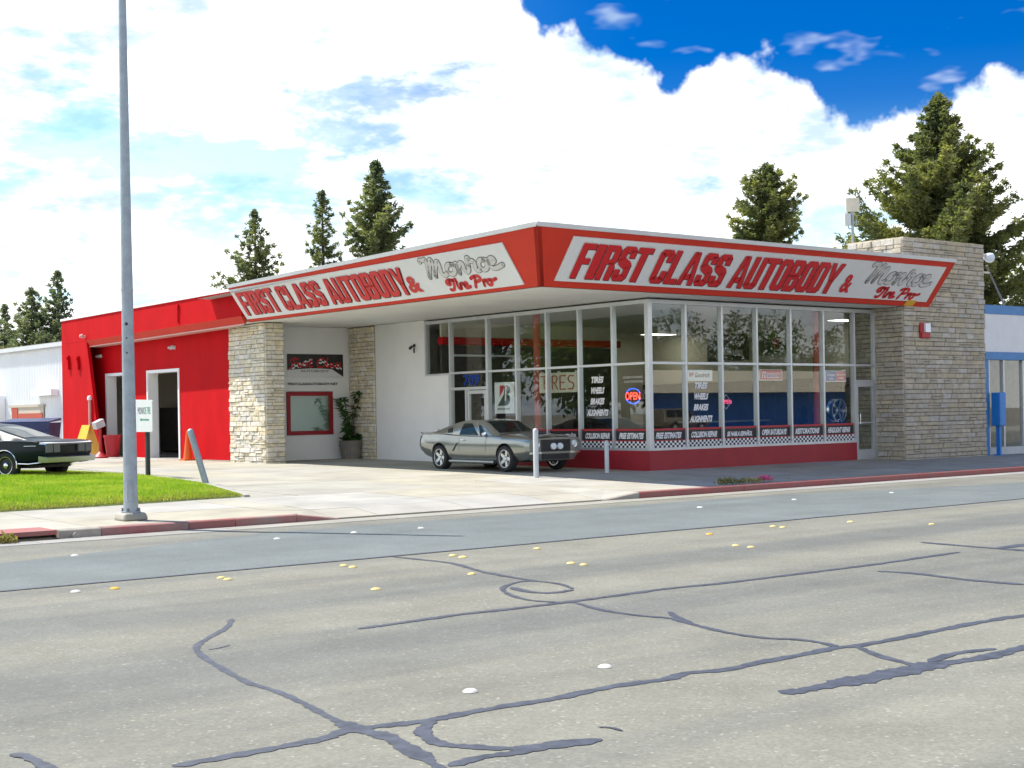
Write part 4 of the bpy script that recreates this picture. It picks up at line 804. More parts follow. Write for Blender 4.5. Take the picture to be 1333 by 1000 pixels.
# ================================================================== GARAGE WING
gar = empty('garage_wing', (0, 0, 0), 0, 'bright red garage wing with two open white-framed doorways', 'building')
XW = -3.9
m_ = MB(); ops = [(17.85, 20.32, 3.13), (21.85, 23.75, 3.13)]
m_.box((XW, 14.35, 0), (XW+.2, 17.85, 4.30)); m_.box((XW, 20.32, 0), (XW+.2, 21.85, 4.30)); m_.box((XW, 23.75, 0), (XW+.2, 26.25, 4.30))
for a, b, h in ops: m_.box((XW, a, h), (XW+.2, b, 4.30))
m_.build('front_wall', 'red_paint', gar)
for a, b, h in ops:
    f = MB().box((XW-.03, a, .1), (XW+.35, a+.10, h)).box((XW-.03, b-.10, .1), (XW+.35, b, h)).box((XW-.03, a+.10, h-.10), (XW+.35, b-.10, h)).build('door_frame', 'white_paint', gar)
MB().hexa([(-4.5, 12.47, 4.47), (-4.4, 12.47, 4.47), (-4.4, 26.3, 4.29), (-4.5, 26.3, 4.29), (-4.5, 12.47, 5.27), (-4.4, 12.47, 5.27), (-4.4, 26.3, 5.15), (-4.5, 26.3, 5.15)]).build('fascia', 'red_paint', gar)
MB().hexa([(-4.53, 12.46, 5.26), (-4.2, 12.46, 5.26), (-4.2, 26.33, 5.14), (-4.53, 26.33, 5.14), (-4.53, 12.46, 5.34), (-4.2, 12.46, 5.34), (-4.2, 26.33, 5.22), (-4.53, 26.33, 5.22)]).build('flashing', 'white_paint', gar)
MB().hexa([(-4.40, 12.47, 4.26), (-4.34, 12.47, 4.26), (-4.34, 24.0, 4.12), (-4.40, 24.0, 4.12), (-4.515, 12.47, 4.48), (-4.4, 12.47, 4.48), (-4.4, 24.0, 4.32), (-4.515, 24.0, 4.32)]).build('eave_board', 'red_fascia', gar)
MB().hexa([(-4.41, 12.48, 4.22), (-3.9, 14.4, 4.22), (-3.9, 24.4, 4.09), (-4.41, 24.0, 4.09), (-4.41, 12.48, 4.26), (-3.9, 14.4, 4.26), (-3.9, 24.4, 4.12), (-4.41, 24.0, 4.12)]).build('eave_soffit', 'pink_trim', gar)
MB().add([(-4.45, 12.5, 5.2), (4, 12.5, 5.2), (4, 26.3, 5.05), (-4.45, 26.3, 5.05)], [(0, 1, 2, 3)]).build('roof_deck', 'roof_grey', gar)
m_ = MB(); pl = [(22.9, .15), (26.3, .15), (26.3, 4.285), (24.0, 4.315)]
m_.add([(-4.5, y, z) for y, z in pl]+[(-4.38, y, z) for y, z in pl], [(0, 1, 2, 3), (7, 6, 5, 4), (0, 4, 5, 1), (1, 5, 6, 2), (2, 6, 7, 3), (3, 7, 4, 0)]); m_.build('fin_wall', 'red_paint', gar)
MB().box((-4.38, 26.2, .1), (3.9, 26.3, 5.0)).build('end_wall', 'red_paint', gar)
MB().box((3.7, 14.4, 0), (3.85, 26.2, 5.0)).build('rear_wall', 'beige_wall', gar)
MB().box((-3.7, 14.3, 0), (3.7, 14.4, 5.0)).build('inner_wall', 'beige_wall', gar); MB().box((-3.7, 26.1, 0), (3.7, 26.2, 5.0)).build('inner_wall', 'beige_wall', gar)
MB().box((-3.95, 14.4, .05), (3.7, 26.2, .17)).build('garage_floor', 'floor_tile', gar)
MB().box((-3.7, 14.4, 4.3), (3.7, 26.1, 4.4)).build('garage_ceiling', 'ceiling', gar)
for nm, a, b, m, lab, cat in [('tool_cabinet', (-.2, 21.6, .17), (.6, 23.4, 2.1), 'black', 'tall dark cabinet inside the first garage doorway', 'cabinet'), ('tool_cabinet', (-.9, 24.2, .17), (0, 25.8, 1.9), 'dark_interior', 'dark cabinet inside the far garage doorway', 'cabinet'), ('workbench', (.2, 23.5, .17), (1.2, 26.0, 1.0), 'dark_interior', 'dark workbench deep inside the garage', 'workbench')]:
    o = empty(nm, ((a[0]+b[0])/2, (a[1]+b[1])/2, a[2]), 0, lab, cat); w, d_, h = (b[0]-a[0])/2, (b[1]-a[1])/2, b[2]-a[2]
    bevel(MB().box((-w, -d_, .08), (w, d_, h)).build('carcass', m, o), .02)
    for k in range(4): MB().box((-w-.02, -d_+.05, .12+k*(h-.15)/4), (-w, d_-.05, .08+(k+1)*(h-.15)/4)).build('drawer', m, o)
# floodlights and camera
def floodlight(loc, rz, label, m='steel_white'):
    o = empty('floodlight', loc, rz, label, 'floodlight')
    MB().cyl((0, 0, 0), (-.03, 0, 0), .06, n=12).build('base', m, o)
    for s in (-1, 1): MB().tube([(-.03, 0, 0), (-.09, s*.06, .0)], .015).lathe([(.0, 0), (.03, 0), (.055, .05), (.075, .13), (.0, .12)], 14, (-.12, s*.12, -.02), 'x').build('lamp', m, o, True)
floodlight((-3.9, 24.25, 3.80), 0, 'twin floodlight on the red garage wall in the far corner'); floodlight((-3.9, 18.3, 3.84), 0, 'white twin floodlight above the nearer garage doorway')
for y, z, lab in ((24.1, 4.46, 'small pale lamp on the garage fascia at its far end'), (20.3, 4.52, 'small pale lamp on the garage fascia behind the street pole')):
    o = empty('fascia_lamp', (-4.5, y, z), 0, lab, 'lamp'); MB().cyl((0, 0, 0), (-.05, 0, 0), .05).lathe([(0, -.16), (.05, -.14), (.08, -.06), (.03, 0)], 12, (-.06, 0, .02), 'x').build('head', 'pink_trim', o, True)
o = empty('fascia_conduit', (-4.5, 16.6, 4.5), 0, 'thin red vertical conduit on the garage fascia', 'conduit'); MB().cyl((-.03, 0, 0), (-.03, 0, .5), .022).box((-.06, -.05, .5), (0, .05, .6)).build('pipe', 'red_paint', o)
o = empty('security_camera', (0, 10.05, 3.56), 0, 'small black security camera on the white wall', 'camera'); MB().cyl((0, 0, 0), (-.03, 0, 0), .05).tube([(-.03, 0, 0), (-.10, 0, -.02)], .015).build('bracket', 'black', o); MB().cyl((-.08, .04, -.03), (-.24, -.10, -.09), .045, .045).cyl((-.03, .0, -.08), (-.03, 0, -.22), .02).build('housing', 'black', o)
for y, z in ((25.6, 3.6), (24.7, 3.55)):
    o = empty('wall_fixture', (-4.5, y, z), 0, 'small red painted fixture on the garage fin, '+('left one' if y > 25 else 'right one'), 'fixture'); MB().box((-.08, -.06, -.25), (0, .06, .25)).box((-.12, -.04, .1), (0, .04, .2)).build('box', 'red_paint', o)
# ================================================================== WHITE METAL BUILDING
wb = empty('metal_building', (0, 0, 0), 0, 'white corrugated metal building behind the garage at far left', 'building')
m_ = MB(); y0, y1 = 29.6, 62.; n = int((y1-y0)/.15); pts = []
for i in range(n+1):
    y = y0+i*.15; pts.append((-3.0-(.045 if i % 2 else 0), y))
V = [(x, y, .1) for x, y in pts]+[(x, y, 4.5) for x, y in pts]
m_.add(V, [(i, i+1, n+2+i, n+1+i) for i in range(n)]); m_.add([(-3., y0, .1), (8, y0, .1), (8, y0, 5.2), (-3., y0, 4.5)], [(0, 1, 2, 3)]); m_.build('corrugated_wall', 'corrugated', wb)
MB().hexa([(-3.18, 29.4, 4.5), (9, 29.4, 5.6), (9, 62, 5.6), (-3.18, 62, 4.5), (-3.18, 29.4, 4.6), (9, 29.4, 5.7), (9, 62, 5.7), (-3.18, 62, 4.6)]).build('roof', 'roof_grey', wb)
MB().box((-3.22, 29.4, 4.42), (-3.12, 62, 4.56)).build('eave_gutter', 'flashing', wb)
d = MB().box((-3.1, 31.9, .2), (-3.06, 35.6, 2.1)).build('roller_door', 'door_tan', wb); MB().box((-3.14, 31.8, 2.06), (-3.05, 35.75, 2.16)).build('lintel', 'door_tan', d); MB().box((-3.13, 34.75, .2), (-3.09, 35.4, 2.06)).build('red_panel', 'door_red', d)
MB().box((-3.13, 31.95, 1.55), (-3.105, 34.7, 1.80)).build('red_stripe', 'door_red', d)
MB().box((-3.35, 30.4, 2.50), (-3.04, 32.6, 2.74)).build('vent_hood', 'white_paint', wb)
MB().box((-3.6, 36.4, .2), (-3.04, 39.5, 2.58)).build('annex', 'corrugated', wb); MB().cyl((-3.62, 36.36, .2), (-3.62, 36.36, 2.6), .05).build('downpipe', 'script_grey', wb)
# ================================================================== NEIGHBOUR SHOP
nb = empty('neighbour_shop', (0, 0, 0), 0, 'shop with a blue and white fascia right of the stone tower', 'building')
X1 = 26.
MB().box((13.06, -.90, 3.07), (X1, -.6, 4.21)).build('white_band', 'awning_white', nb); MB().box((13.06, -.93, 4.21), (X1, -.6, 4.48)).build('top_band', 'blue_paint', nb); MB().box((13.06, -.93, 2.84), (X1, -.6, 3.07)).build('lower_band', 'blue_paint', nb)
MB().box((13.05, -.86, -.1), (13.32, -.55, 2.84)).build('corner_post', 'blue_paint', nb)
MB().box((13.32, -.84, -.08), (X1, -.62, .2)).build('sill', 'steel_white', nb)
for x in (13.36, 14.15, 15.2, 16.3, 17.4): MB().box((x-.03, -.84, .2), (x+.03, -.7, 2.84)).build('mullion', 'aluminium', nb)
for a, b in ((13.39, 14.12), (14.18, 15.17), (15.23, 16.27), (16.33, 17.37)): MB().box((a, -.78, .2), (b, -.77, 2.84)).build('pane', 'pane_glass', nb)
MB().box((17.43, -.8, .2), (X1, -.7, 2.84)).build('side_wall', 'white_paint', nb)
MB().box((13.1, 5, 0), (X1, 5.1, 4.3)).build('rear_wall', 'mid_interior', nb); MB().box((13.05, -.6, 4.2), (X1, 5.1, 4.4)).build('roof', 'roof_grey', nb); MB().box((13.1, -.6, -.2), (X1, 5, .05)).build('shop_floor', 'floor_tile', nb)
o = empty('shop_counter', (14.6, 1.0, .05), 0, 'beige counter inside the neighbouring shop window', 'counter'); MB().box((-.9, -.3, 0), (.9, .3, 1.0)).build('base', 'beige_wall', o); MB().box((-1, -.4, 1.0), (1, .4, 1.05)).build('top', 'mid_interior', o)
o = empty('hanging_panel', (13.9, .1, 1.95), 0, 'cream panel hanging inside the neighbouring shop window', 'panel'); MB().box((-.5, 0, -.4), (.5, .03, .4)).build('sheet', 'box_cream', o); MB().cyl((-.3, .01, .4), (-.3, .01, 2.2), .008).cyl((.3, .01, .4), (.3, .01, 2.2), .008).build('cord', 'black', o)
# ================================================================== VEHICLES
def crom(xs, ys, x):   # smooth interpolation of station values
    xs = np.array(xs); ys = np.array(ys, float); i = int(np.clip(np.searchsorted(xs, x)-1, 0, len(xs)-2))
    h = xs[i+1]-xs[i]; t = (x-xs[i])/h
    def sl(k):
        if k <= 0: return (ys[1]-ys[0])/(xs[1]-xs[0])
        if k >= len(xs)-1: return (ys[-1]-ys[-2])/(xs[-1]-xs[-2])
        a, b = (ys[k]-ys[k-1])/(xs[k]-xs[k-1]), (ys[k+1]-ys[k])/(xs[k+1]-xs[k])
        return 0*a if False else np.where(a*b > 0, 2*a*b/np.where(a+b == 0, 1, a+b), 0)
    m0, m1 = sl(i), sl(i+1)
    return ys[i]*(2*t**3-3*t*t+1)+h*m0*(t**3-2*t*t+t)+ys[i+1]*(-2*t**3+3*t*t)+h*m1*(t**3-t*t)
def loft(mb, rings):
    k = len(rings[0]); o = [v for r in rings for v in r]
    mb.add(o, [(i*k+j, i*k+(j+1) % k, (i+1)*k+(j+1) % k, (i+1)*k+j) for i in range(len(rings)-1) for j in range(k)]+[tuple(range(k))[::-1], tuple(range((len(rings)-1)*k, len(rings)*k))])
def mirror(half): return half+[(x, -y, z) for x, y, z in half[::-1] if abs(y) > 1e-6]
class Car:
    """st rows: x, zlow, wlow, wmid, zmid, zbelt, wbelt, ztop ; cab rows: x, zroof, wroof, zbase, wbase"""
    def __init__(s, st, cab): s.st = np.array(sorted(st)); s.cab = np.array(sorted(cab))
    def sec(s, x):
        v = [float(crom(s.st[:, 0], s.st[:, k], x)) for k in range(1, 8)]; zl, wl, wm, zm, zb, wb, zt = v
        h = [(0, zl), (wl*.7, zl), (wl*.95, zl+.015), (wl, zl+.06), ((wl+wm)/2+.015, (zl+zm)/2), (wm, zm), (wm*.995, zm+(zb-zm)*.45), (wm*.965, zm+(zb-zm)*.78), (wb+(wm-wb)*.45, zb-.012), (wb, zb+.006), (wb*.72, zb+(zt-zb)*.62), (wb*.4, zb+(zt-zb)*.92), (0, zt)]
        return mirror([(x, w, z) for w, z in h])
    def cv(s, x): return [float(crom(s.cab[:, 0], s.cab[:, k], x)) for k in range(1, 5)]
    def csec(s, x):
        zr, wr, zb, wb = s.cv(x)
        h = [(0, zb-.06), (wb, zb-.06), (wb, zb), (wb+(wr-wb)*.5+.012, zb+(zr-.05-zb)*.5), (wr+.012, zr-.062), (wr-.03, zr-.022), (wr*.6, zr-.006), (0, zr)]
        return mirror([(x, w, z) for w, z in h])
    def side(s, x, t, sg, off=.008):
        zr, wr, zb, wb = s.cv(x); w = wb+(wr+.012-wb)*t+.012*math.sin(math.pi*min(max(t, 0), 1))*.9; return (x, sg*(w+off), zb+(zr-.062-zb)*t)
    def top(s, x, f, off=.008):
        zr, wr, zb, wb = s.cv(x); return (x, f*(wr-.03), zr-.022*f*f+off)
def rot_copy(o, name, parent, loc, rz=0.):
    c = link(name, o.data, parent, loc); c.rotation_euler.z = rz
    for g in o.children:
        d_ = link(g.name.split('.')[0], g.data, c); d_.matrix_parent_inverse.identity()
    return c
def wheel(parent, loc, rz, R, w, rimR, kind, name='wheel'):
    t = MB().lathe([(rimR, -w/2+.01), (rimR+.012, -w/2), (R-.03, -w/2+.004), (R-.006, -w/2+.03), (R, -w*.25), (R, w*.25), (R-.006, w/2-.03), (R-.03, w/2-.004), (rimR, w/2-.01), (rimR, -w/2+.01)], 32, axis='y').build(name, 'rubber', parent, True)
    t.location = loc; t.rotation_euler.z = rz
    if kind == 'spoke':
        rim_mesh(rimR, w*.9, 5).build('rim', 'alloy', t, True); MB().lathe([(0, .0), (rimR*.8, 0)], 20, axis='y').build('brake_disc', 'script_grey', t)
    else:
        MB().lathe([(0, -w*.45), (.06, -w*.44), (.08, -w*.3), (rimR*.8, -w*.28), (rimR*.86, -w*.36), (rimR, -w*.42), (rimR, 0)], 24, axis='y').build('rim', 'black' if kind == 'black' else 'alloy', t, True)
        MB().lathe([(0, -w*.5), (.05, -w*.49), (.07, -w*.42)], 16, axis='y').build('hub_cap', 'chrome', t, True)
        if kind == 'black': MB().lathe([(rimR*.97, -w*.46), (rimR*1.04, -w*.47), (rimR*1.05, -w*.43)], 28, axis='y').build('trim_ring', 'chrome', t, True)
    return t
def cut(o, cyls):   # carve wheel wells out of a closed body
    for c, r, hw in cyls:
        k = MB().cyl((c[0], c[1]-hw, c[2]), (c[0], c[1]+hw, c[2]), r, n=40).build('cutter', 'black'); k.parent = o.parent
        b = o.modifiers.new('b', 'BOOLEAN'); b.object = k; b.operation = 'DIFFERENCE'; b.solver = 'EXACT'
        bpy.context.view_layer.update(); me = bpy.data.meshes.new_from_object(o.evaluated_get(bpy.context.evaluated_depsgraph_get()))
        o.modifiers.clear(); o.data = me; bpy.data.objects.remove(k)
    o.data.polygons.foreach_set('use_smooth', [True]*len(o.data.polygons)); o.data.set_sharp_from_angle(angle=math.radians(38))
def glass_grid(fn, us, vs, name, parent, m='car_glass'):
    mb = MB(); nu, nv = len(us), len(vs); mb.add([fn(u, v) for v in vs for u in us], [(j*nu+i, j*nu+i+1, (j+1)*nu+i+1, (j+1)*nu+i) for j in range(nv-1) for i in range(nu-1)])
    return mb.build(name, m, parent, True)
lin = lambda a, b, n: [a+(b-a)*i/(n-1) for i in range(n)]
# ---- silver fastback coupe under the canopy
mst = [(-2.42, .50, .66, .76, .66, .86, .70, .925), (-2.34, .40, .72, .84, .64, .90, .76, .945), (-2.1, .33, .76, .885, .62, .925, .80, .955), (-1.75, .28, .80, .905, .60, .935, .81, .96), (-1.37, .25, .82, .915, .60, .935, .81, .955), (-.8, .22, .83, .90, .57, .905, .80, .93), (-.2, .21, .83, .895, .56, .885, .795, .92), (.5, .21, .83, .895, .56, .88, .79, .93), (1.0, .22, .83, .90, .57, .875, .785, .965), (1.37, .24, .82, .905, .575, .865, .78, .955), (1.8, .26, .81, .90, .57, .86, .77, .925), (2.1, .30, .79, .885, .57, .845, .755, .895), (2.22, .36, .77, .865, .57, .825, .74, .865), (2.28, .44, .75, .84, .58, .80, .72, .83)]
mcab = [(-2.25, .955, .60, .90, .68), (-1.9, 1.035, .585, .90, .72), (-1.5, 1.135, .565, .90, .745), (-1.0, 1.25, .55, .89, .755), (-.55, 1.305, .545, .88, .76), (-.1, 1.31, .55, .87, .76), (.18, 1.275, .56, .87, .755), (.5, 1.13, .60, .87, .75), (.88, .945, .655, .88, .74)]
K = Car(mst, mcab)
mus = empty('silver_coupe', (-1.84, 3.72, .03), -math.pi/2, 'silver grey fastback muscle car parked under the canopy', 'car')
mb = MB(); loft(mb, [K.sec(x) for x in np.linspace(-2.42, 2.28, 62)]); body = mb.build('body', 'car_silver', mus, 38); cut(body, [((1.37, 0, .335), .375, 1.2), ((-1.37, 0, .335), .375, 1.2)])
mb = MB(); loft(mb, [K.csec(x) for x in np.linspace(-2.25, .88, 44)]); cabn = mb.build('cabin', 'car_silver', mus, 38)
MB().box((-2.0, -.62, .24), (1.95, .62, .5)).box((-1.0, -.80, .23), (1.0, .80, .6)).build('underbody', 'black', mus)
glass_grid(lambda u, f: K.top(u, f), lin(.24, .80, 8), lin(-.93, .93, 9), 'windscreen', mus)
glass_grid(lambda u, f: K.top(u, f), lin(-2.0, -1.02, 8), lin(-.8, .8, 7), 'rear_window', mus)
for sg in (-1, 1):
    glass_grid(lambda u, t: K.side(-.68+u*(.86-.56*t), t, sg), lin(0, 1, 8), lin(.10, .90, 6), 'side_window', mus)
    glass_grid(lambda u, t: K.side(.245+u*(.345-.345*t)-.56*(t-.1)*.62, t, sg), lin(0, 1, 4), lin(.10, .80, 5), 'vent_window', mus)
    mb = MB(); q = [K.side(.215-.345*0-.36*(t-.1), t, sg, .016) for t in (.08, .9)]; mb.tube(q, .012, 6); mb.build('window_bar', 'chrome', mus)
    glass_grid(lambda u, t: K.side(-.98-u*.20-.18*t, t, sg, .010), lin(0, 1, 4), lin(.30, .80, 4), 'quarter_louvre', mus, 'vinyl_black')
    yb = sg*.905
    m_ = MB(); m_.add([(-.62, yb*1.003, .70), (-.56, yb*1.003, .72), (-.74, yb*1.006, .50), (-.80, yb*1.006, .50)], [(0, 1, 2, 3)]); m_.build('side_scoop', 'vinyl_black', mus)
    m_ = MB(); m_.lathe([(.0, .05), (.05, .045), (.07, .02), (.055, -.04), (0, -.06)], 14, (.52, sg*.86, .935), 'x').tube([(.5, sg*.78, .885), (.5, sg*.85, .92)], .012, 6); m_.build('mirror', 'chrome', mus, True)
    MB().box((-.42, sg*.893, .78), (-.28, sg*.915, .80)).build('door_handle', 'chrome', mus)
    MB().tube([(-.95, sg*.86, .235), (.92, sg*.86, .225)], .045, 10).build('side_sill', 'car_silver', mus, True)
    m_ = MB(); m_.lathe([(0, .03), (.06, .025), (.085, .0), (.088, -.06)], 18, (2.27, sg*.61, .69), 'x'); m_.build('headlight', 'lamp_white', mus, True)
    MB().lathe([(.085, .01), (.10, .012), (.105, -.05)], 18, (2.27, sg*.61, .69), 'x').build('headlight_ring', 'chrome', mus, True)
    MB().lathe([(0, .04), (.07, .035), (.085, .01), (.08, -.05)], 18, (2.335, sg*.105, .62), 'x').build('fog_lamp', 'lamp_white', mus, True)
    MB().box((2.20, sg*.47, .44), (2.30, sg*.79, .49)).build('bumper_blade', 'chrome', mus)
    wheel(mus, (1.37, sg*.80, .325), 0 if sg < 0 else math.pi, .325, .23, .225, 'spoke'); wheel(mus, (-1.37, sg*.80, .325), 0 if sg < 0 else math.pi, .325, .25, .225, 'spoke')
    for xg in (.60, -.52): MB().add([(xg-.004, yy*sg, zz) for yy, zz in ((.84, .27), (.905, .57), (.895, .72), (.85, .865))]+[(xg+.004, yy*sg+.002*sg, zz) for yy, zz in ((.84, .27), (.905, .57), (.895, .72), (.85, .865))], [(0, 1, 5, 4), (1, 2, 6, 5), (2, 3, 7, 6)]).build('door_gap', 'vinyl_black', mus)
    MB().box((-2.44, sg*.30, .70), (-2.40, sg*.66, .80)).build('tail_lamp', 'tail_red', mus)
for w_ in (1,): pass
mb = MB(); g = mb; g.add([(2.31, -.46, .50), (2.31, .46, .50), (2.31, .46, .775), (2.31, -.46, .775), (2.25, -.50, .49), (2.25, .50, .49), (2.25, .50, .80), (2.25, -.50, .80)], [(0, 1, 2, 3), (4, 0, 3, 7), (1, 5, 6, 2), (0, 4, 5, 1), (3, 2, 6, 7)]); g.build('grille', 'vinyl_black', mus)
MB().hexa([(2.12, -.66, .27), (2.26, -.62, .28), (2.26, .62, .28), (2.12, .66, .27), (2.12, -.74, .46), (2.275, -.70, .46), (2.275, .70, .46), (2.12, .74, .46)]).build('front_valance', 'car_silver', mus)
MB().box((2.2, -.42, .30), (2.30, .42, .43)).build('lower_intake', 'vinyl_black', mus)
def hoodz(x, w): s_ = K.sec(x); h = sorted([(y, z) for _, y, z in s_[8:13]]); return float(np.interp(abs(w), [a for a, _ in h], [b for _, b in h]))
glass_grid(lambda u, w: (u, w, hoodz(u, w)+.006), lin(.92, 2.24, 12), lin(-.46, -.08, 4), 'hood_stripe', mus, 'car_stripe'); glass_grid(lambda u, w: (u, w, hoodz(u, w)+.006), lin(.92, 2.24, 12), lin(.08, .46, 4), 'hood_stripe', mus, 'car_stripe')
MB().hexa([(1.15, -.22, .93), (1.75, -.2, .90), (1.75, .2, .90), (1.15, .22, .93), (1.2, -.17, .99), (1.72, -.14, .985), (1.72, .14, .985), (1.2, .17, .99)]).build('hood_scoop', 'car_stripe', mus)
MB().hexa([(-2.46, -.70, .93), (-2.18, -.74, .94), (-2.18, .74, .94), (-2.46, .70, .93), (-2.50, -.68, .985), (-2.3, -.72, .965), (-2.3, .72, .965), (-2.50, .68, .985)]).build('tail_spoiler', 'car_stripe', mus)
# ---- black classic coupe behind the lawn (tail to the right)
bst = [(-2.80, .55, .74, .86, .62, .86, .80, .88), (-2.70, .42, .80, .93, .60, .90, .88, .915), (-2.2, .32, .86, .985, .58, .93, .92, .95), (-1.5, .28, .88, 1.0, .56, .93, .92, .95), (-.5, .26, .88, 1.0, .55, .92, .91, .94), (.8, .26, .88, 1.0, .55, .91, .90, .95), (1.8, .28, .88, .99, .55, .89, .88, .93), (2.4, .34, .85, .96, .55, .86, .84, .89), (2.6, .45, .80, .90, .56, .82, .78, .84)]
bcab = [(-2.15, .955, .66, .90, .78), (-1.6, 1.10, .66, .91, .82), (-1.1, 1.24, .65, .91, .84), (-.6, 1.34, .64, .91, .84), (.0, 1.37, .64, .91, .84), (.4, 1.34, .65, .91, .83), (.7, 1.18, .68, .91, .82), (1.05, .97, .72, .91, .80)]
K2 = Car(bst, bcab)
bk = empty('black_coupe', (-12.75, 10.95, gz(10.)+.0), 0, 'black classic coupe parked behind the lawn at far left', 'car')
bk.rotation_euler.z = math.atan2(.88, -.48)
mb = MB(); loft(mb, [K2.sec(x) for x in np.linspace(-2.80, 2.6, 60)]); body = mb.build('body', 'car_black', bk, 38); cut(body, [((1.55, 0, .33), .36, 1.3), ((-1.72, 0, .33), .36, 1.3)])
mb = MB(); loft(mb, [K2.csec(x) for x in np.linspace(-2.15, 1.05, 40)]); mb.build('cabin', 'car_black', bk, 38)
MB().box((-2.3, -.7, .26), (2.2, .7, .5)).build('underbody', 'black', bk)
glass_grid(lambda u, f: K2.top(u, f), lin(.46, 1.0, 8), lin(-.93, .93, 9), 'windscreen', bk); glass_grid(lambda u, f: K2.top(u, f), lin(-1.95, -1.0, 8), lin(-.85, .85, 7), 'rear_window', bk)
for sg in (-1, 1):
    glass_grid(lambda u, t: K2.side(-1.15+.35*t+u*(1.95-.95*t), t, sg), lin(0, 1, 8), lin(.1, .9, 6), 'side_window', bk)
    MB().tube([(-2.12, sg*.975, .38), (-2.4, sg*.93, .37), (-2.7, sg*.86, .40)], .018, 6).build('rear_trim', 'chrome', bk); MB().tube([(1.1, sg*.985, .36), (-1.3, sg*.985, .36)], .02, 6).build('sill_trim', 'chrome', bk)
    MB().tube([(-1.72+.375*math.cos(a), sg*(.99), .33+.375*math.sin(a)) for a in lin(-.15, math.pi+.15, 16)], .016, 6).build('arch_trim', 'chrome', bk)
    MB().tube([(2.5, sg*.93, .78), (-2.65, sg*.955, .80)], .008, 6).build('body_crease', 'chrome', bk)
    wheel(bk, (1.55, sg*.86, .335), 0 if sg < 0 else math.pi, .335, .22, .21, 'black'); wheel(bk, (-1.72, sg*.86, .335), 0 if sg < 0 else math.pi, .335, .22, .21, 'black')
    for k in range(2): MB().box((-2.85, sg*(.34+k*.26), .64), (-2.76, sg*(.56+k*.26), .82)).build('tail_lamp', 'script_grey', bk)
MB().hexa([(-2.90, -.86, .40), (-2.70, -.94, .40), (-2.70, .94, .40), (-2.90, .86, .40), (-2.93, -.88, .52), (-2.72, -.96, .56), (-2.72, .96, .56), (-2.93, .88, .52)]).build('rear_bumper', 'worn_chrome', bk)
MB().hexa([(-2.86, -.86, .82), (-2.7, -.9, .84), (-2.7, .9, .84), (-2.86, .86, .82), (-2.86, -.84, .86), (-2.7, -.9, .90), (-2.7, .9, .90), (-2.86, .84, .86)]).build('rear_trim_bar', 'chrome', bk)
MB().hexa([(2.5, -.9, .42), (2.72, -.84, .42), (2.72, .84, .42), (2.5, .9, .42), (2.5, -.92, .56), (2.74, -.86, .54), (2.74, .86, .54), (2.5, .92, .56)]).build('front_bumper', 'chrome', bk)
# ---- tan station wagon across the street (seen mirrored in the street windows)
sst = [(-2.5, .5, .7, .84, .75, 1.08, .82, 1.10), (-2.4, .42, .78, .92, .75, 1.12, .88, 1.14), (-1.5, .36, .84, .96, .7, 1.12, .9, 1.15), (.3, .36, .84, .96, .7, 1.10, .9, 1.14), (1.0, .36, .84, .96, .7, 1.08, .89, 1.14), (2.1, .4, .82, .93, .7, 1.02, .84, 1.06), (2.35, .48, .78, .86, .7, .95, .78, .98)]
scab = [(-2.42, 1.72, .68, 1.1, .84), (-2.2, 1.79, .70, 1.1, .86), (-.2, 1.80, .70, 1.1, .86), (.3, 1.74, .70, 1.1, .85), (.65, 1.45, .74, 1.1, .84), (1.0, 1.15, .78, 1.1, .82)]
K3 = Car(sst, scab)
sv = empty('tan_wagon', (52.5, -50.6, -.20), 0, 'tan off-road wagon across the street, mirrored in the street windows', 'car')
sv.rotation_euler.z = math.radians(0)
mb = MB(); loft(mb, [K3.sec(x) for x in np.linspace(-2.5, 2.35, 40)]); body = mb.build('body', 'car_tan', sv, 38); cut(body, [((1.4, 0, .38), .45, 1.3), ((-1.4, 0, .38), .45, 1.3)])
mb = MB(); loft(mb, [K3.csec(x) for x in np.linspace(-2.42, 1.0, 30)]); mb.build('cabin', 'car_tan', sv, 38)
for sg in (-1, 1):
    for a, b in ((-2.15, -1.25), (-1.15, -.35), (-.25, .5)): glass_grid(lambda u, t: K3.side(a+u*(b-a-(.2*t if b > .4 else 0)), t, sg), lin(0, 1, 4), lin(.1, .9, 4), 'side_window', sv)
    for x in (1.4, -1.4): wheel(sv, (x, sg*.84, .38), 0 if sg < 0 else math.pi, .38, .24, .22, 'alloy')
glass_grid(lambda u, f: K3.top(u, f), lin(.42, .95, 6), lin(-.93, .93, 6), 'windscreen', sv)
# low building across the street, also only mirrored
ob = empty('opposite_building', (74, -68, -.1), 0, 'long low building across the street, mirrored in the street windows', 'building')
MB().box((-34, -8, 0), (-14, 6, 3.0)).build('brown_wall', 'mid_interior', ob); MB().box((-13.9, -8, 0), (26, 6, 3.2)).build('blue_wall', 'wall_blue', ob)
MB().hexa([(-35, -9, 3.0), (27, -9, 3.0), (27, 8.2, 3.0), (-35, 8.2, 3.0), (-35, -1, 5.2), (27, -1, 5.2), (27, 0, 5.2), (-35, 0, 5.2)]).build('roof', 'roof_beige', ob)
for x in (-32, -27, -22, -17): MB().box((x, 6.0, .3), (x+3, 6.04, 2.5)).build('window', 'vinyl_black', ob)
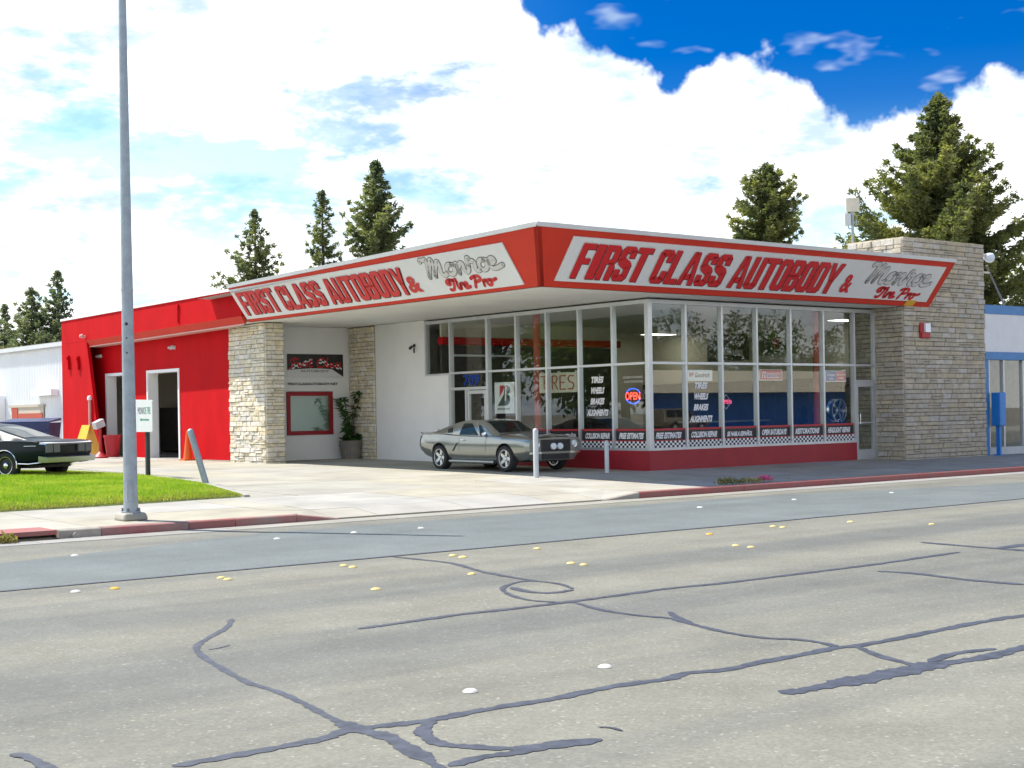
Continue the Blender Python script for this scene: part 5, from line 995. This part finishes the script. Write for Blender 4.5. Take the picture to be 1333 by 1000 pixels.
# ================================================================== TREES
def leaf_cloud(P, D, n, size, asp, spread, up=.0, seed=0):
    """P (k,3) twig points, D (k,3) twig directions: n leaf sprays around each -> vertices, quads"""
    r = np.random.default_rng(seed); k = len(P); C = np.repeat(P, n, 0)+r.normal(0, 1, (k*n, 3))*spread
    d = np.repeat(D, n, 0)+r.normal(0, .42, (k*n, 3)); d[:, 2] += up; d /= np.linalg.norm(d, axis=1)[:, None]
    q = r.normal(0, 1, (k*n, 3)); s = np.cross(d, q); s /= np.linalg.norm(s, axis=1)[:, None]
    L = size*r.uniform(.6, 1.4, (k*n, 1)); w = L*asp
    V = np.stack([C-d*L*.5, C+s*w*.5, C+d*L*.5, C-s*w*.5], 1).reshape(-1, 3); return V, np.arange(len(V)).reshape(-1, 4)
def conifer(label, base, H, prof, seed, m, nb=150, lsize=.42, lpt=5, zlo=.12, droop=.12, tipup=.25, lean=(0, 0), gap=0., twin=None, group='redwoods behind the shop'):
    r = random.Random(seed); o = empty('redwood_tree', base, 0, label, 'tree', group)
    tr = MB(); n = 10; path = [(lean[0]*(i/n)**2*H, lean[1]*(i/n)**2*H, H*i/n) for i in range(n+1)]; rad = [max(.03, (H*.019)*(1-i/n)**.8) for i in range(n+1)]
    tr.tube(path, rad, 9)
    if twin: tr.tube([(twin[0]*min(1, i/4), twin[1]*min(1, i/4), H*twin[2]*i/n) for i in range(n+1)], [max(.03, H*.012*(1-i/n)) for i in range(n+1)], 8)
    tr.build('trunk', 'bark', o, True)
    lim = MB(); P = []; D = []; ang = r.random()*6
    for b in range(nb):
        f = zlo+(1-zlo)*((b+r.random())/nb)**.92
        if f > .985: f = .985
        R = prof(f)*r.uniform(.5, 1.18)
        if r.random() < gap: R *= .45
        ang += 2.399+r.uniform(-.5, .5); ca, sa = math.cos(ang), math.sin(ang); z0 = f*H; ox, oy = lean[0]*f*f*H, lean[1]*f*f*H; dr = droop*r.uniform(.3, 1.6)*(1.2-f); tu = tipup*r.uniform(.5, 1.4)
        m_ = max(1, int(R/.28)); pts = []
        for k in range(m_+1):
            t = k/m_; pts.append((ox+ca*R*t, oy+sa*R*t, z0-R*dr*4*t*(1-t*.75)+R*tu*t*t*t+.05*R*t))
        lim.tube([pts[0], pts[(m_+1)//2], pts[-1]] if m_ > 1 else pts, [.05*(1-f)+.015, .025, .008] if m_ > 1 else .015, 4)
        for k in range(1, m_+1):
            t = k/m_; p = np.array(pts[k]); d = np.array(pts[k])-np.array(pts[k-1]); d /= np.linalg.norm(d)+1e-9
            if t < .18 and r.random() < .6: continue
            side = np.array([-sa, ca, 0.])
            reps = 2 if t < .85 and R > .8 else 1; wdt = R*.17*(1-abs(t-.55))
            P.append(p); D.append(d*.8+np.array([0, 0, -.15]))
            for q in range(reps):
                for s in (-1, 1): P.append(p+side*s*wdt*r.uniform(.35, 1.)+np.array([0, 0, r.uniform(-.10, .06)*R*.4])); D.append(d*.6+side*s*.8+np.array([0, 0, -.15]))
    for k in range(int(nb*.12)):   # leader
        z = H*(1.0-.10*r.random()); sg_ = .015+.9*(1-z/H); P.append(np.array([lean[0]*H, lean[1]*H, 0])+np.array([r.gauss(0, sg_), r.gauss(0, sg_), z])); D.append(np.array([r.gauss(0, .4), r.gauss(0, .4), .8]))
    lim.build('limbs', 'bark', o)
    V, F = leaf_cloud(np.array(P), np.array(D), lpt, lsize, .34, lsize*.33, -.05, seed); big_mesh('crown', V, F, m, o)
    return o
def at(px, d):   # ground position on the bearing of the photograph's column at a given distance
    x = (px-666.5)/1882; v = Vector((-25, -25.7, 0))+(FW+RT*x)*d; return v
def prof(H, slope, cap, lo=.12, wav=0.): return lambda f: (min(cap, slope*(1-f)*H)+lo*min(1, (1-f)*8))*(1+wav*math.sin(f*27))
RW = [('large broad redwood rising behind the stone tower', 1228, 72, 16.9, .60, 4.5, 'redwood_olive', dict(nb=360, lsize=.25, lpt=20, zlo=.2, droop=.10, tipup=.34, gap=.2, twin=(1.0, -.8, .78)), .08),
      ('dense blunt-topped redwood above the street sign', 1003, 85, 15.8, 1.3, 2.0, 'redwood_olive', dict(nb=200, lsize=.24, lpt=16, zlo=.35, droop=.05, tipup=.28, gap=.3), .12),
      ('pointed redwood above the left end of the canopy sign', 336, 80, 12.95, .42, 2.4, 'redwood', dict(nb=130, lsize=.20, lpt=12, zlo=.4, gap=.3, tipup=.48), .10),
      ('low ragged redwood at the left edge of the canopy sign', 304, 84, 9.6, .45, 1.6, 'redwood', dict(nb=60, lsize=.20, lpt=12, zlo=.4, gap=.3, tipup=.45), .1),
      ('slim redwood in the middle of the three above the canopy sign', 424, 85, 14.8, .36, .80, 'redwood', dict(nb=130, lsize=.20, lpt=12, zlo=.4, gap=.35, tipup=.28), .25),
      ('tallest redwood of the three above the canopy sign', 494, 80, 15.6, .42, 1.75, 'redwood', dict(nb=190, lsize=.22, lpt=14, zlo=.35, gap=.2, tipup=.40), .15),
      ('taller thin redwood behind the white metal building', 78, 120, 13.9, .36, 3.6, 'redwood_far', dict(nb=110, lsize=.26, lpt=12, zlo=.3, gap=.3, tipup=.45), .12),
      ('shorter wide-armed redwood behind the white metal building', 43, 120, 12.5, .58, 4.2, 'redwood_far', dict(nb=100, lsize=.26, lpt=12, zlo=.3, gap=.3, tipup=.5), .12),
      ('small far redwood at the left edge of the picture', 8, 135, 12.4, .42, 3.2, 'redwood_far', dict(nb=90, lsize=.28, lpt=11, zlo=.3, gap=.25), .1),
      ('redwood at the right edge of the picture above the blue fascia', 1352, 88, 11.6, .8, 2.4, 'redwood', dict(nb=120, lsize=.25, lpt=14, zlo=.2, gap=.2), .1),
      ('tiny distant treetop showing over the stone tower', 1142, 150, 18.9, .3, 1.5, 'redwood_far', dict(nb=60, lsize=.28, lpt=8, zlo=.6), .1)]
for k, (lab, px, d, H, sl_, cap, m, kw, wav) in enumerate(RW):
    b = at(px, d); conifer(lab, (b.x, b.y, 0), H, prof(H, sl_, cap, .12, wav), 60+k, m, **kw)
def broad(name, label, base, H, R, seed, m, n=900, lp=5, ls=.4, group=None, cat='tree', zc=.62):
    r = np.random.default_rng(seed); rr = random.Random(seed); o = empty(name, base, 0, label, cat, group)
    t = MB(); t.tube([(0, 0, 0), (.1, 0, H*.3), (0, .1, H*.55)], [H*.03, H*.022, H*.012], 8)
    cl = []
    for k in range(9):
        a = rr.random()*6.28; e = rr.uniform(.35, 1.); c = np.array([math.cos(a)*R*.62*e, math.sin(a)*R*.62*e, H*(zc+rr.uniform(-.22, .24))]); cl.append((c, R*rr.uniform(.35, .55))); t.tube([(0, .05, H*.4), tuple(c*np.array([.5, .5, .9])), tuple(c)], [H*.014, H*.008, .02], 5)
    t.build('trunk', 'bark', o, True); P = []; D = []
    for k in range(n):
        c, q = cl[k % len(cl)]; v = r.normal(0, 1, 3); v /= np.linalg.norm(v); p = c+v*q*r.uniform(.55, 1.05)*np.array([1, 1, .75]); P.append(p); D.append(v*.5+np.array([0, 0, -.3]))
    V, F = leaf_cloud(np.array(P), np.array(D), lp, ls, .55, ls*.5, 0, seed); big_mesh('crown', V, F, m, o); return o
for i, (px, d, H, R, lab) in enumerate([(12, 100, 6.6, 3.6, 'low olive shrub tree behind the white metal building, left one'), (62, 96, 6.4, 3.2, 'low olive shrub tree behind the white metal building, beside the garage')]):
    b = at(px, d); broad('shrub_tree', lab, (b.x, b.y, 0), H, R, 31+i, 'bush', 800, 4, .4)
REFL = [(58, -76, 13, 8, 'across the street, mirrored in the first street window'), (74, -84, 14, 9, 'across the street, mirrored in the third street window'), (94, -88, 15, 9, 'across the street, mirrored in the fifth street window'), (43, -64, 12, 7, 'across the street, mirrored beside the corner post'), (116, -92, 15, 9, 'across the street, mirrored by the street door'),
        (-48, 52, 13, 8, 'left of the lot, mirrored beside the corner post'), (-56, 66, 15, 9, 'left of the lot, mirrored behind the open sign'), (-60, 82, 16, 9, 'left of the lot, mirrored in the middle side windows'), (-58, 100, 17, 9, 'left of the lot, mirrored in the door transom'), (-70, 116, 18, 10, 'far left of the lot, mirrored in the last side window')]
for i, (x, y, H, R, lab) in enumerate(REFL): broad('broadleaf_tree', 'broad green tree '+lab, (x, y, -.1), H, R, 41+i, 'broadleaf', 2200, 5, .42, zc=.5, group='trees seen only as reflections')
# ================================================================== STREET FURNITURE AND SMALL THINGS
def zg(x, y): return gz(y)
o = empty('street_pole', (-15.55, -4.42, gz(-4.42)), 0, 'tall galvanised street light pole on a concrete foot by the kerb', 'pole')
bevel(MB().hexa([(-.21, -.21, 0), (.21, -.21, 0), (.21, .21, 0), (-.21, .21, 0), (-.18, -.18, .12), (.18, -.18, .12), (.18, .18, .12), (-.18, .18, .12)]).build('foot', 'concrete', o), .04, 3)
MB().lathe([(.0, .12), (.15, .12), (.15, .14), (.0, .14)], 20).build('base_plate', 'galvanised', o)
MB().lathe([(.112, .14), (.108, .6), (.095, 2.5), (.055, 8.6), (.0, 8.6)], 24).build('shaft', 'galvanised', o, True)
MB().hexa([(-.12, -.12, .30), (-.04, -.15, .30), (-.02, -.08, .30), (-.10, -.05, .30), (-.12, -.12, .60), (-.04, -.15, .60), (-.02, -.08, .60), (-.10, -.05, .60)]).build('hand_hole_cover', 'galvanised', o)
for a in range(4):
    t = a*math.pi/2+.785; MB().cyl((.135*math.cos(t), .135*math.sin(t), .14), (.135*math.cos(t), .135*math.sin(t), .19), .016, n=6).build('anchor_bolt', 'script_grey', o)
MB().lathe([(.088, 3.56), (.093, 3.56), (.093, 3.60), (.088, 3.60)], 20).build('band', 'galvanised', o)
m_ = MB(); dr_ = (Vector((-25, -25.7, 0))-Vector((-15.55, -4.42, 0))).normalized(); sr = Vector((-dr_.y, dr_.x, 0))
for z, k in ((3.05, 1), (2.83, 0), (2.6, 0)): p = dr_*.091+sr*(-.02)+Vector((0, 0, z)); m_.cyl(p-dr_*.01, p+dr_*.004, .014 if not k else .025, n=8)
m_.build('stud', 'black', o)
def bollard(loc, h, r, m, label, tilt=(0, 0), group=None, kind=0):
    o = empty('bollard', loc, 0, label, 'bollard', group)
    prof = [(0, -.1), (r, -.1), (r, h-r*.7), (r*.85, h-r*.25), (r*.45, h), (0, h+.01)]
    MB().lathe(prof, 20).build('post', m, o, True)
    if kind: MB().lathe([(r*1.02, h-.17), (r*1.14, h-.165), (r*1.14, h-.13), (r*1.02, h-.125)], 18).cyl((-.02, -r*1.0, h-.15), (-.05, -r*1.35, h-.15), .018).build('collar', 'script_grey', o)
    o.rotation_euler = (tilt[0], tilt[1], 0); return o
bollard((-3.86, -.23, 0), 1.12, .062, 'steel_white', 'white bollard in front of the silver car')
o = bollard((-1.20, .28, 0), .78, .055, 'steel_white', 'shorter square bollard standing in shade by the red bulkhead')
v = RT*-.33; bollard((-10.34, 3.35, .05), 1.25, .07, 'galvanised', 'leaning grey bollard at the edge of the lawn', (-v.y/1.2*1.0, v.x/1.2*1.0))
o = empty('arrow_sign', (-9.75, 7.6, zlawn(-9.9, 7.6)), 0, 'white shop sign with an arrow on a dark wooden post', 'sign')
o.rotation_euler.z = -math.pi/2
MB().box((-.045, -.045, 0), (.045, .045, 1.42)).build('post', 'wood_dark', o)
m_ = MB(); pr = [(-.48, 1.08), (.41, 1.08), (.45, 1.115), (.45, 1.83), (.41, 1.86), (-.48, 1.88)]; m_.add([(x, -.075, z) for x, z in pr]+[(x, -.050, z) for x, z in pr], [tuple(range(6)), tuple(range(6, 12))[::-1]]+[(i, (i+1) % 6, 6+(i+1) % 6, 6+i) for i in range(6)]); m_.build('board', 'sign_white', o)
m_ = MB(); ff = lambda u, v: (u, -.079, v); letter(m_, 'MON', ff, -.36, -.09, 1.52, 1.69, off=.0); m_.build('lettering', 'purple_ink', o)
m_ = MB(); letter(m_, 'ROE TIRE', ff, -.07, .36, 1.52, 1.69, off=.0); m_.build('lettering', 'green_ink', o)
m_ = MB(); m_.add([ff(-.27, 1.385), ff(-.15, 1.345), ff(-.15, 1.37), ff(.27, 1.36), ff(.27, 1.395), ff(-.15, 1.40), ff(-.15, 1.42)], [tuple(range(7))]); m_.build('arrow', 'green_ink', o)
o = empty('fire_alarm', (9.93, -.985, 3.63), 0, 'red fire alarm box with white strobe on the stone tower', 'alarm')
bevel(MB().box((-.22, -.05, -.22), (.2, .0, .22)).build('back_box', 'bin_red', o), .01); MB().box((-.06, -.11, -.05), (.18, -.05, .2)).build('strobe', 'lamp_white', o); MB().box((-.2, -.09, -.2), (.18, -.05, -.06)).build('horn', 'bin_red', o)
o = empty('rooftop_antenna', (10.0, 1.5, 5.3), 0, 'beige panel antenna on a grey mast above the tower', 'antenna')
MB().cyl((0, 0, 0), (0, 0, 2.05), .04, n=12).build('mast', 'galvanised', o); b_ = bevel(MB().box((-.20, -.06, 2.02), (.20, .06, 2.42)).build('panel', 'box_cream', o), .015); MB().box((-.24, -.08, 1.60), (-.06, .08, 1.95)).build('radio_box', 'steel_white', o); MB().cyl((.1, 0, 1.6), (.13, 0, 1.78), .02).build('whip', 'galvanised', o)
MB().tube([(-.14, 0, 1.6), (-.1, 0, 1.5), (0, 0, 1.5)], .012, 6).build('cable', 'black', o)
for k, q in enumerate([o]): q.rotation_euler.z = math.atan2(RT.y, RT.x)
o = empty('tower_floodlight', (12.98, -.55, 5.36), 0, 'white floodlight on brackets beside the stone tower', 'floodlight')
MB().cyl((-.05, 0, .62), (.75, 0, .66), .05, n=10).cyl((-.05, 0, .12), (.95, 0, .14), .03, n=10).build('bracket', 'box_cream', o); MB().lathe([(0, -.20), (.07, -.18), (.14, -.02), (.15, .12), (.0, .10)], 18, (.90, 0, .60), 'x').build('lamp', 'lamp_white', o, True); MB().cyl((.95, 0, .14), (1.75, 0, -.85), .025, n=8).cyl((.8, 0, .35), (.95, 0, .1), .03).build('strut', 'script_grey', o)
MB().box((-.06, -.1, -.6), (0, .1, .9)).build('wall_plate', 'orange', o)
o = empty('blue_box', (13.48, -1.06, -.03), 0, 'bright blue vending box on a post beside the neighbouring shop', 'box')
bevel(MB().box((-.16, -.16, .88), (.16, .14, 1.88)).build('cabinet', 'bright_blue', o), .02); MB().box((-.05, -.06, 0), (.05, .06, .9)).box((-.12, -.12, 0), (.12, .12, .03)).build('post', 'bright_blue', o); MB().box((.16, -.1, 1.35), (.18, .08, 1.6)).build('plate', 'vinyl_white', o)
# planter with a rubber plant
o = empty('planter', (-.36, 13.15, gz(13.1)), 0, 'weathered wooden half-barrel planter in the entrance recess', 'planter')
for i in range(18):
    a = 2*math.pi*i/18; a2 = 2*math.pi*(i+.93)/18; q = []
    for z, r in ((0, .30), (.30, .345), (.58, .37)):
        q.append([(r*math.cos(a), r*math.sin(a), z), (r*math.cos(a2), r*math.sin(a2), z), ((r-.03)*math.cos(a2), (r-.03)*math.sin(a2), z), ((r-.03)*math.cos(a), (r-.03)*math.sin(a), z)])
    mb = MB(); mb.hexa(q[0]+q[1]); mb.hexa(q[1]+q[2]); mb.build('stave', 'wood_grey', o)
for z, r in ((.14, .325), (.42, .365)): MB().lathe([(r-.002, z-.02), (r+.006, z-.02), (r+.008, z+.02), (r-.002, z+.02)], 24).build('hoop', 'script_grey', o)
MB().lathe([(0, .52), (.34, .52)], 18).build('soil', 'wood_dark', o)
pl = empty('rubber_plant', (-.36, 13.15, gz(13.1)+.52), 0, 'leafy green plant with drooping leaves growing in the barrel planter', 'plant')
m_ = MB(); tips = []; r_ = random.Random(5)
for k in range(15):
    a = r_.random()*6.28; R_ = r_.uniform(.1, .62); h = r_.uniform(.35, 1.70) if k < 8 else r_.uniform(.1, .35); c = (R_*math.cos(a)-.06, R_*math.sin(a)*.7, h); m_.tube([(0, 0, 0), (c[0]*.4, c[1]*.4, h*.6), c], [.016, .012, .006], 5); tips += [(c, 1.)]+[((c[0]*t, c[1]*t, h*(.35+.65*t)), .8) for t in (.35, .55, .75, .9)]
m_.build('stems', 'bark', pl)
V = []; F = []
for c, s in tips:
    for k in range(9):
        a = r_.random()*6.28; L = r_.uniform(.17, .30)*s; w = L*.34; e = r_.uniform(-1.1, .15); d = np.array([math.cos(a)*math.cos(e), math.sin(a)*math.cos(e), math.sin(e)]); sd = np.array([-math.sin(a), math.cos(a), 0]); up = np.cross(sd, d); p = np.array(c)+d*.02; i0 = len(V)
        V += [p, p+d*L*.4+sd*w*.5+up*.01, p+d*L*.45-up*.02, p+d*L*.4-sd*w*.5+up*.01, p+d*L-up*L*.12]; F += [(i0, i0+1, i0+2), (i0, i0+2, i0+3), (i0+1, i0+4, i0+2), (i0+2, i0+4, i0+3)]
big_mesh('leaves', np.array(V), np.array(F), 'ficus', pl)
# things by the garage
o = empty('traffic_cone', (-4.2, 16.75, gz(17)), 0, 'orange traffic cone against the red garage wall', 'cone'); MB().lathe([(0, .95), (.03, .95), (.14, .05), (.0, .05)], 18).build('body', 'orange', o, True); MB().box((-.2, -.2, 0), (.2, .2, .05)).build('base', 'orange', o)
o = empty('rubbish_bin', (-4.3, 22.35, gz(22.4)), 0, 'red tapered rubbish bin by the garage doorway behind the pole', 'bin'); MB().lathe([(0, 0), (.2, 0), (.29, .68), (.31, .68), (.31, .76), (.27, .76), (.2, .05), (0, .05)], 20).build('body', 'bin_red', o, True)
o = empty('yellow_board', (-5.0, 22.9, gz(22.9)), math.radians(10), 'yellow folding board standing open before the garage', 'board')
for s in (-1, 1): MB().hexa([(s*.42, -.32, 0), (s*.42+.03, -.32, 0), (s*.42+.03, .32, 0), (s*.42, .32, 0), (s*.03, -.24, 1.12), (s*.03+.03, -.24, 1.12), (s*.03+.03, .24, 1.12), (s*.03, .24, 1.12)]).build('leaf', 'yellow', o)
o = empty('red_stand', (-5.1, 21.5, gz(21.5)), 0, 'red pedestal stand with a grey tilted head near the garage', 'stand'); MB().lathe([(0, 0), (.26, 0), (.26, .05), (.12, .16), (.05, .22), (.05, 1.0), (0, 1.0)], 16).build('pedestal', 'bin_red', o, True); MB().hexa([(-.16, -.16, .98), (.14, -.16, 1.1), (.14, .16, 1.1), (-.16, .16, .98), (-.24, -.16, 1.2), (.06, -.16, 1.34), (.06, .16, 1.34), (-.24, .16, 1.2)]).build('head', 'steel_white', o)
o = empty('vent_pipe', (-4.56, 23.65, gz(23.6)), 0, 'white capped pipe standing against the garage fin', 'pipe'); MB().cyl((0, 0, 0), (0, 0, 2.08), .05, n=14).build('pipe', 'pink_trim', o, True); MB().lathe([(0, 2.16), (.06, 2.14), (.085, 2.08), (.085, 2.0), (0, 2.0)], 14).build('cap', 'vinyl_white', o, True)
o = empty('dumpster', (-4.55, 29.4, gz(29)), math.atan2(RT.y, RT.x), 'dark blue dumpster in front of the white metal building', 'dumpster')
m_ = MB(); m_.hexa([(-.85, -.6, .1), (.85, -.6, .1), (.85, .6, .1), (-.85, .6, .1), (-.95, -.75, 1.2), (.95, -.75, 1.2), (.95, .7, 1.2), (-.95, .7, 1.2)]); m_.build('hull', 'dumpster_blue', o); MB().box((-.98, -.78, .78), (.98, -.74, .86)).box((-.98, -.80, 1.14), (.98, -.74, 1.22)).build('rim', 'dumpster_blue', o)
for s in (-1, 1): MB().hexa([(s*.48-.47, -.8, 1.2), (s*.48+.47, -.8, 1.2), (s*.48+.47, .72, 1.28), (s*.48-.47, .72, 1.28), (s*.48-.47, -.8, 1.25), (s*.48+.47, -.8, 1.25), (s*.48+.47, .72, 1.38), (s*.48-.47, .72, 1.38)]).build('lid', 'navy', o)
# kerbside flowers and weeds
def clump(name, label, loc, n, R, h, m, ls, cat='plant', flower=None, seed=3):
    o = empty(name, loc, 0, label, cat); r = np.random.default_rng(seed)
    P = np.stack([r.normal(0, R, n), r.normal(0, R*.35, n), r.uniform(.02, h, n)], 1); D = np.stack([r.normal(0, .5, n), r.normal(0, .5, n), np.full(n, .7)], 1); V, F = leaf_cloud(P, D, 3, ls, .35, .02, .2, seed); big_mesh('leaves', V, F, m, o)
    if flower:
        P = np.stack([r.normal(flower[0], .09, 26), r.normal(0, .06, 26), r.uniform(h*.8, h*1.3, 26)], 1); V, F = leaf_cloud(P, np.tile([0, 0, 1.], (26, 1)), 4, .06, .8, .02, 0, seed); big_mesh('petals', V, F, 'pink_petal', o)
    return o
clump('flowering_weed', 'weeds with pink flowers growing at the back of the red kerb', (-1.85, -4.95, -.085), 70, .30, .09, 'dry_grass', .07, flower=(.45,))
clump('weed', 'small green weed patch beside the pink flowers at the kerb', (-2.5, -4.95, -.085), 60, .22, .10, 'bush', .08, seed=4)
clump('gutter_weed', 'dry weed tuft in the gutter at the storm drain', (-17.9, -5.45, ZR), 40, .10, .10, 'dry_grass', .09, seed=6)
clump('entry_plant', 'spiky plant by the white wall behind the silver car', (-.3, 7.9, gz(8)), 40, .16, .95, 'bush', .22, seed=8)
